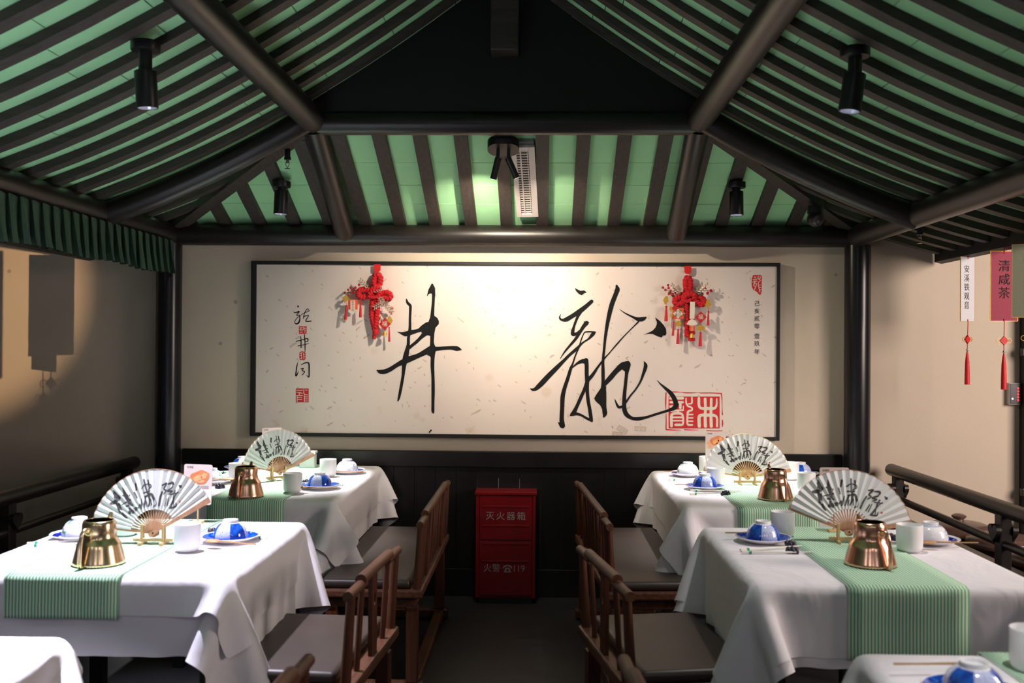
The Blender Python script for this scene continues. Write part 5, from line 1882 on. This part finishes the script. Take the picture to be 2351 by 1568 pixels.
# ------------------------------------------------------------------ sprinklers, dome camera
def sprinkler(label, x, y, z):
    t = thing('sprinkler', label, 'sprinkler', (x, y, z - 0.10), 0, 'fire sprinklers')
    MB().lathe([(0.014, 0.100), (0.014, 0.06), (0.017, 0.058), (0.017, 0.046), (0.010, 0.044)], 16).build('socket', 'black_metal', t)
    MB().lathe([(0.008, 0.046), (0.008, 0.034), (0.011, 0.033), (0.011, 0.030)], 14).build('body', 'steel', t)
    for s_ in (-1, 1):
        MB().tube([(s_ * 0.007, 0, 0.032), (s_ * 0.009, 0, 0.02), (0, 0, 0.006)], 0.0015, 6).build('arm', 'steel', t)
    MB().lathe([(0.013, 0.003), (0.014, 0.001), (0.002, 0.0)], 16).build('deflector', 'steel', t)


sprinkler('chrome sprinkler hanging on the left of the back roof slope', -1.09, 4.92, zb(4.92) - BH + 0.002)
sprinkler('chrome sprinkler under the right roof overhang', 2.115, 5.16, zs(2.115) - 0.0)
cq = at(1872, 488, 5.30)
dcam = thing('dome_camera', 'black security camera in the right back roof corner', 'camera', (cq.x, 5.30, cq.z - 0.09))
MB().lathe([(0.030, 0.09), (0.042, 0.085), (0.042, 0.125), (0.02, 0.13)], 24).build('base', 'black_metal', dcam)
MB().sphere((0, -0.004, 0.058), 0.044, 20, 14).build('eyeball', 'black_metal', dcam)
MB().lathe([(0.026, 0), (0.026, 0.008), (0.02, 0.012)], 20, (0, -0.041, 0.047), Matrix.Rotation(PI / 2 + 0.35, 3, 'X')).build('face_plate', 'device', dcam)
for z_, r in ((0.055, 0.009), (0.036, 0.009)):
    MB().lathe([(r, 0), (r, 0.004)], 16, (0, -0.0515, z_), Matrix.Rotation(PI / 2 + 0.35, 3, 'X')).build('lens', 'steel', dcam)


# ------------------------------------------------------------------ hanging tea signs
def sign(label, x, y, ztop, w, h, rz, mat, chars, csize, ink, group='hanging tea signs', zcord=None):
    zb_ = ztop - h - 0.33
    t = thing('hanging_sign', label, 'sign', (x, y, zb_), rz, group)
    o = ztop - zb_
    top = (zcord if zcord else zs(2.40) - 0.075) - zb_
    MB().box(-w / 2, w / 2, -0.0015, 0.0015, o - h, o).build('board', mat, t, smooth=False)
    for (x0, x1, z0, z1) in ((-w / 2 - 0.0016, -w / 2, o - h - 0.0016, o + 0.0016), (w / 2, w / 2 + 0.0016, o - h - 0.0016, o + 0.0016), (-w / 2, w / 2, o, o + 0.0016), (-w / 2, w / 2, o - h - 0.0016, o - h)):
        MB().box(x0, x1, -0.0022, 0.0022, z0, z1).build('gold_edge', 'gold', t, smooth=False)
    tm = MB()
    n = len(chars)
    for i, c in enumerate(chars):
        zc = o - 0.045 - csize * 0.5 - i * csize * 1.12
        text_into(tm, c, csize, lambda u, v: (u - 0.008 * (n > 3), -0.0026, zc + v))
    tm.build('brush_characters', ink, t, smooth=False)
    MB().tube([(0, -0.002, o - 0.012), (0, -0.003, o + 0.004), (0, 0, top)], 0.0022, 6).build('hanging_cord', 'rope', t)
    MB().tube([(0, -0.003, o - h + 0.010), (0, -0.004, o - h - 0.005), (0, 0, o - h - 0.15)], 0.002, 6).build('lower_cord', 'rope', t)
    zk = o - h - 0.095
    k = MB()
    k.prism([(0.020, 0), (0, 0.022), (-0.020, 0), (0, -0.022)], lambda u, v, d: (u, -0.006 + d, zk + v), 0.010)
    kn = k.build('knot', 'tassel', t, smooth=False)
    for s_ in (-1, 1):
        MB().tube([(s_ * (0.012 + 0.012 * (1 - math.cos(a))), 0.0, zk + 0.012 * math.sin(a)) for a in np.linspace(0, 2 * PI, 14)], 0.0016, 6).build('knot_loop', 'gold', kn)
    MB().sphere((0, 0, o - h - 0.150), 0.0065, 12, 8).build('bead', 'steel', t)
    MB().lathe([(0.013, 0.0), (0.0125, 0.05), (0.0105, 0.12), (0.0065, 0.155), (0.003, 0.175)], 18, (0, 0, o - h - 0.33)).build('tassel', 'tassel', t)
    return t


SX = 2.40
sign('silver white hanging tea sign, narrow and edge turned, on the right', SX, 5.26, at(2207, 590, 5.26).z, 0.105, 0.335, 0.50, 'sign_white', '安溪铁观音', 0.042, 'ink_grey')
sign('crimson hanging tea sign on the right', SX + 0.005, 4.86, at(2284, 577, 4.86).z, 0.128, 0.335, 0.0, 'sign_red', '清咸茶', 0.058, 'ink')
sign('olive green hanging tea sign cut by the right picture edge', SX, 4.60, at(2345, 562, 4.60).z, 0.150, 0.330, -0.1, 'sign_green', '径山茶', 0.054, 'ink')
# their counterparts on the left eave, seen only as shadows
for i, (y, z, w, m, chars, rz) in enumerate(((4.42, 1.90, 0.15, 'sign_red', '龙井茶', 0.25), (4.36, 1.86, 0.10, 'sign_green', '碧螺春', -0.5), (4.03, 1.90, 0.128, 'sign_white', '普洱茶', 0.2))):
    sign(('crimson', 'olive', 'white')[i] + ' hanging tea sign outside the frame that shadows the left wall', (-2.41, -2.422, -2.53)[i], y, z, w, 0.335, rz, m, chars, 0.055, 'ink', 'tea signs on the left eave')

# ------------------------------------------------------------------ status panel with red lights
sp = thing('status_panel', 'small dark wall panel with a column of red lights', 'panel', (2.836, YW, 1.115))
MB().box(-0.033, 0.033, -0.035, 0.0, 0.0, 0.122).build('case', 'device_rim', sp, smooth=False, bevel=0.003)
MB().box(-0.029, 0.029, -0.038, -0.03, 0.004, 0.118).build('face', 'device', sp, smooth=False, bevel=0.002)
for k in range(5):
    MB().sphere((0.016, -0.038, 0.026 + 0.0165 * k), 0.0055, 10, 6).build('red_light', 'led_red', sp)
MB().lathe([(0.006, 0), (0.006, 0.003)], 12, (-0.016, -0.038, 0.034), Matrix.Rotation(PI / 2, 3, 'X')).build('key_lock', 'steel', sp)

# ------------------------------------------------------------------ stoneware jars beyond the right railing
for i, (x, y, lab) in enumerate(((2.335, 5.20, 'brown lidded stoneware jar with knob beyond the railing, farthest'), (2.40, 4.86, 'brown lidded stoneware jar beyond the railing, middle one'), (2.42, 4.47, 'brown lidded stoneware jar beyond the railing, at picture edge'))):
    t = thing('stoneware_jar', lab, 'jar', (x, y, 0), 0, 'brown stoneware jars')
    t.scale = (1, 1, 1.11)
    MB().lathe([(0.0, 0.001), (0.11, 0.0), (0.13, 0.02), (0.165, 0.16), (0.175, 0.28), (0.16, 0.37), (0.14, 0.405), (0.145, 0.42), (0.135, 0.425), (0.0, 0.42)], 40).build('body', 'clay', t, angle=50)
    MB().lathe([(0.0, 0.422), (0.150, 0.424), (0.163, 0.43), (0.165, 0.452), (0.158, 0.464), (0.12, 0.478), (0.06, 0.487), (0.0, 0.489)], 40).build('lid', 'clay', t, angle=50)
    MB().lathe([(0.026, 0.486), (0.024, 0.496), (0.036, 0.506), (0.036, 0.512), (0.022, 0.519), (0.0, 0.521)], 24).build('knob', 'clay', t, angle=50)

# ------------------------------------------------------------------ fire extinguisher cabinet
fb = thing('extinguisher_cabinet', 'red steel fire extinguisher cabinet at the end of the aisle', 'cabinet', (-0.012, 5.52, 0))
W2, D2, HB = 0.166, 0.15, 0.60
MB().box(-W2 + 0.02, W2 - 0.02, 0.0, D2, 0.0, 0.03).build('plinth', 'black', fb, smooth=False)
MB().box(-W2, W2, 0.008, D2, 0.03, HB).build('body', 'box_red', fb, smooth=False, bevel=0.003)
MB().box(-W2 - 0.006, W2 + 0.006, -0.006, D2 + 0.002, HB, HB + 0.018).build('lid', 'box_red', fb, smooth=False, bevel=0.003)
for (x0, x1) in ((-W2, -W2 + 0.018), (W2 - 0.018, W2)):
    MB().box(x0, x1, 0.0, 0.01, 0.03, HB - 0.002).build('frame_strip', 'box_red', fb, smooth=False, bevel=0.002)
dr = MB().box(-W2 + 0.021, W2 - 0.021, 0.0, 0.008, 0.352, HB - 0.006).build('upper_door', 'box_red', fb, smooth=False, bevel=0.002)
d2 = MB().box(-W2 + 0.021, W2 - 0.021, 0.003, 0.010, 0.045, 0.345).build('lower_door', 'box_red', fb, smooth=False, bevel=0.002)
for z_, par, yy in ((0.535, dr, -0.002), (0.430, dr, -0.002), (0.330, d2, 0.001), (0.232, d2, 0.001)):
    MB().box(-W2 + 0.036, W2 - 0.036, yy, yy + 0.004, z_ - 0.006, z_ + 0.006).build('pressed_rib', 'box_red', par, smooth=False, bevel=0.0018)
t1 = MB()
for i, c in enumerate('灭火器箱'):
    text_into(t1, c, 0.050, lambda u, v: (-0.086 + 0.0575 * i + u, -0.0012, 0.482 + v))
t1.build('painted_lettering', 'print_white', dr, smooth=False)
t2 = MB()
for c, x, s_ in (('火', -0.089, 0.048), ('警', -0.040, 0.048), ('1', 0.060, 0.052), ('1', 0.083, 0.052), ('9', 0.107, 0.052)):
    text_into(t2, c, s_, lambda u, v: (x - 0.010 + u, 0.0022, 0.192 + v))
t2.build('painted_lettering', 'print_white', d2, smooth=False)
ph = MB()
fp = lambda lift: (lambda u, v: (0.012 + u, 0.0022 - lift, 0.192 + v))
ph.flat([(-0.020, -0.020), (0.020, -0.020), (0.016, -0.006), (0.010, 0.006), (-0.010, 0.006), (-0.016, -0.006)], fp(0))
ph.brush([(-0.022, 0.006, 0), (-0.016, 0.014, 0), (0.0, 0.018, 0), (0.016, 0.014, 0), (0.022, 0.006, 0)], fp(0.00003), 0.008)
ph.build('telephone_mark', 'print_white', d2, smooth=False)
MB().flat([(0.007 * math.cos(a), -0.008 + 0.007 * math.sin(a)) for a in np.linspace(0, 2 * PI, 18, endpoint=False)], fp(0.0002)).build('telephone_dial', 'box_red', d2, smooth=False)
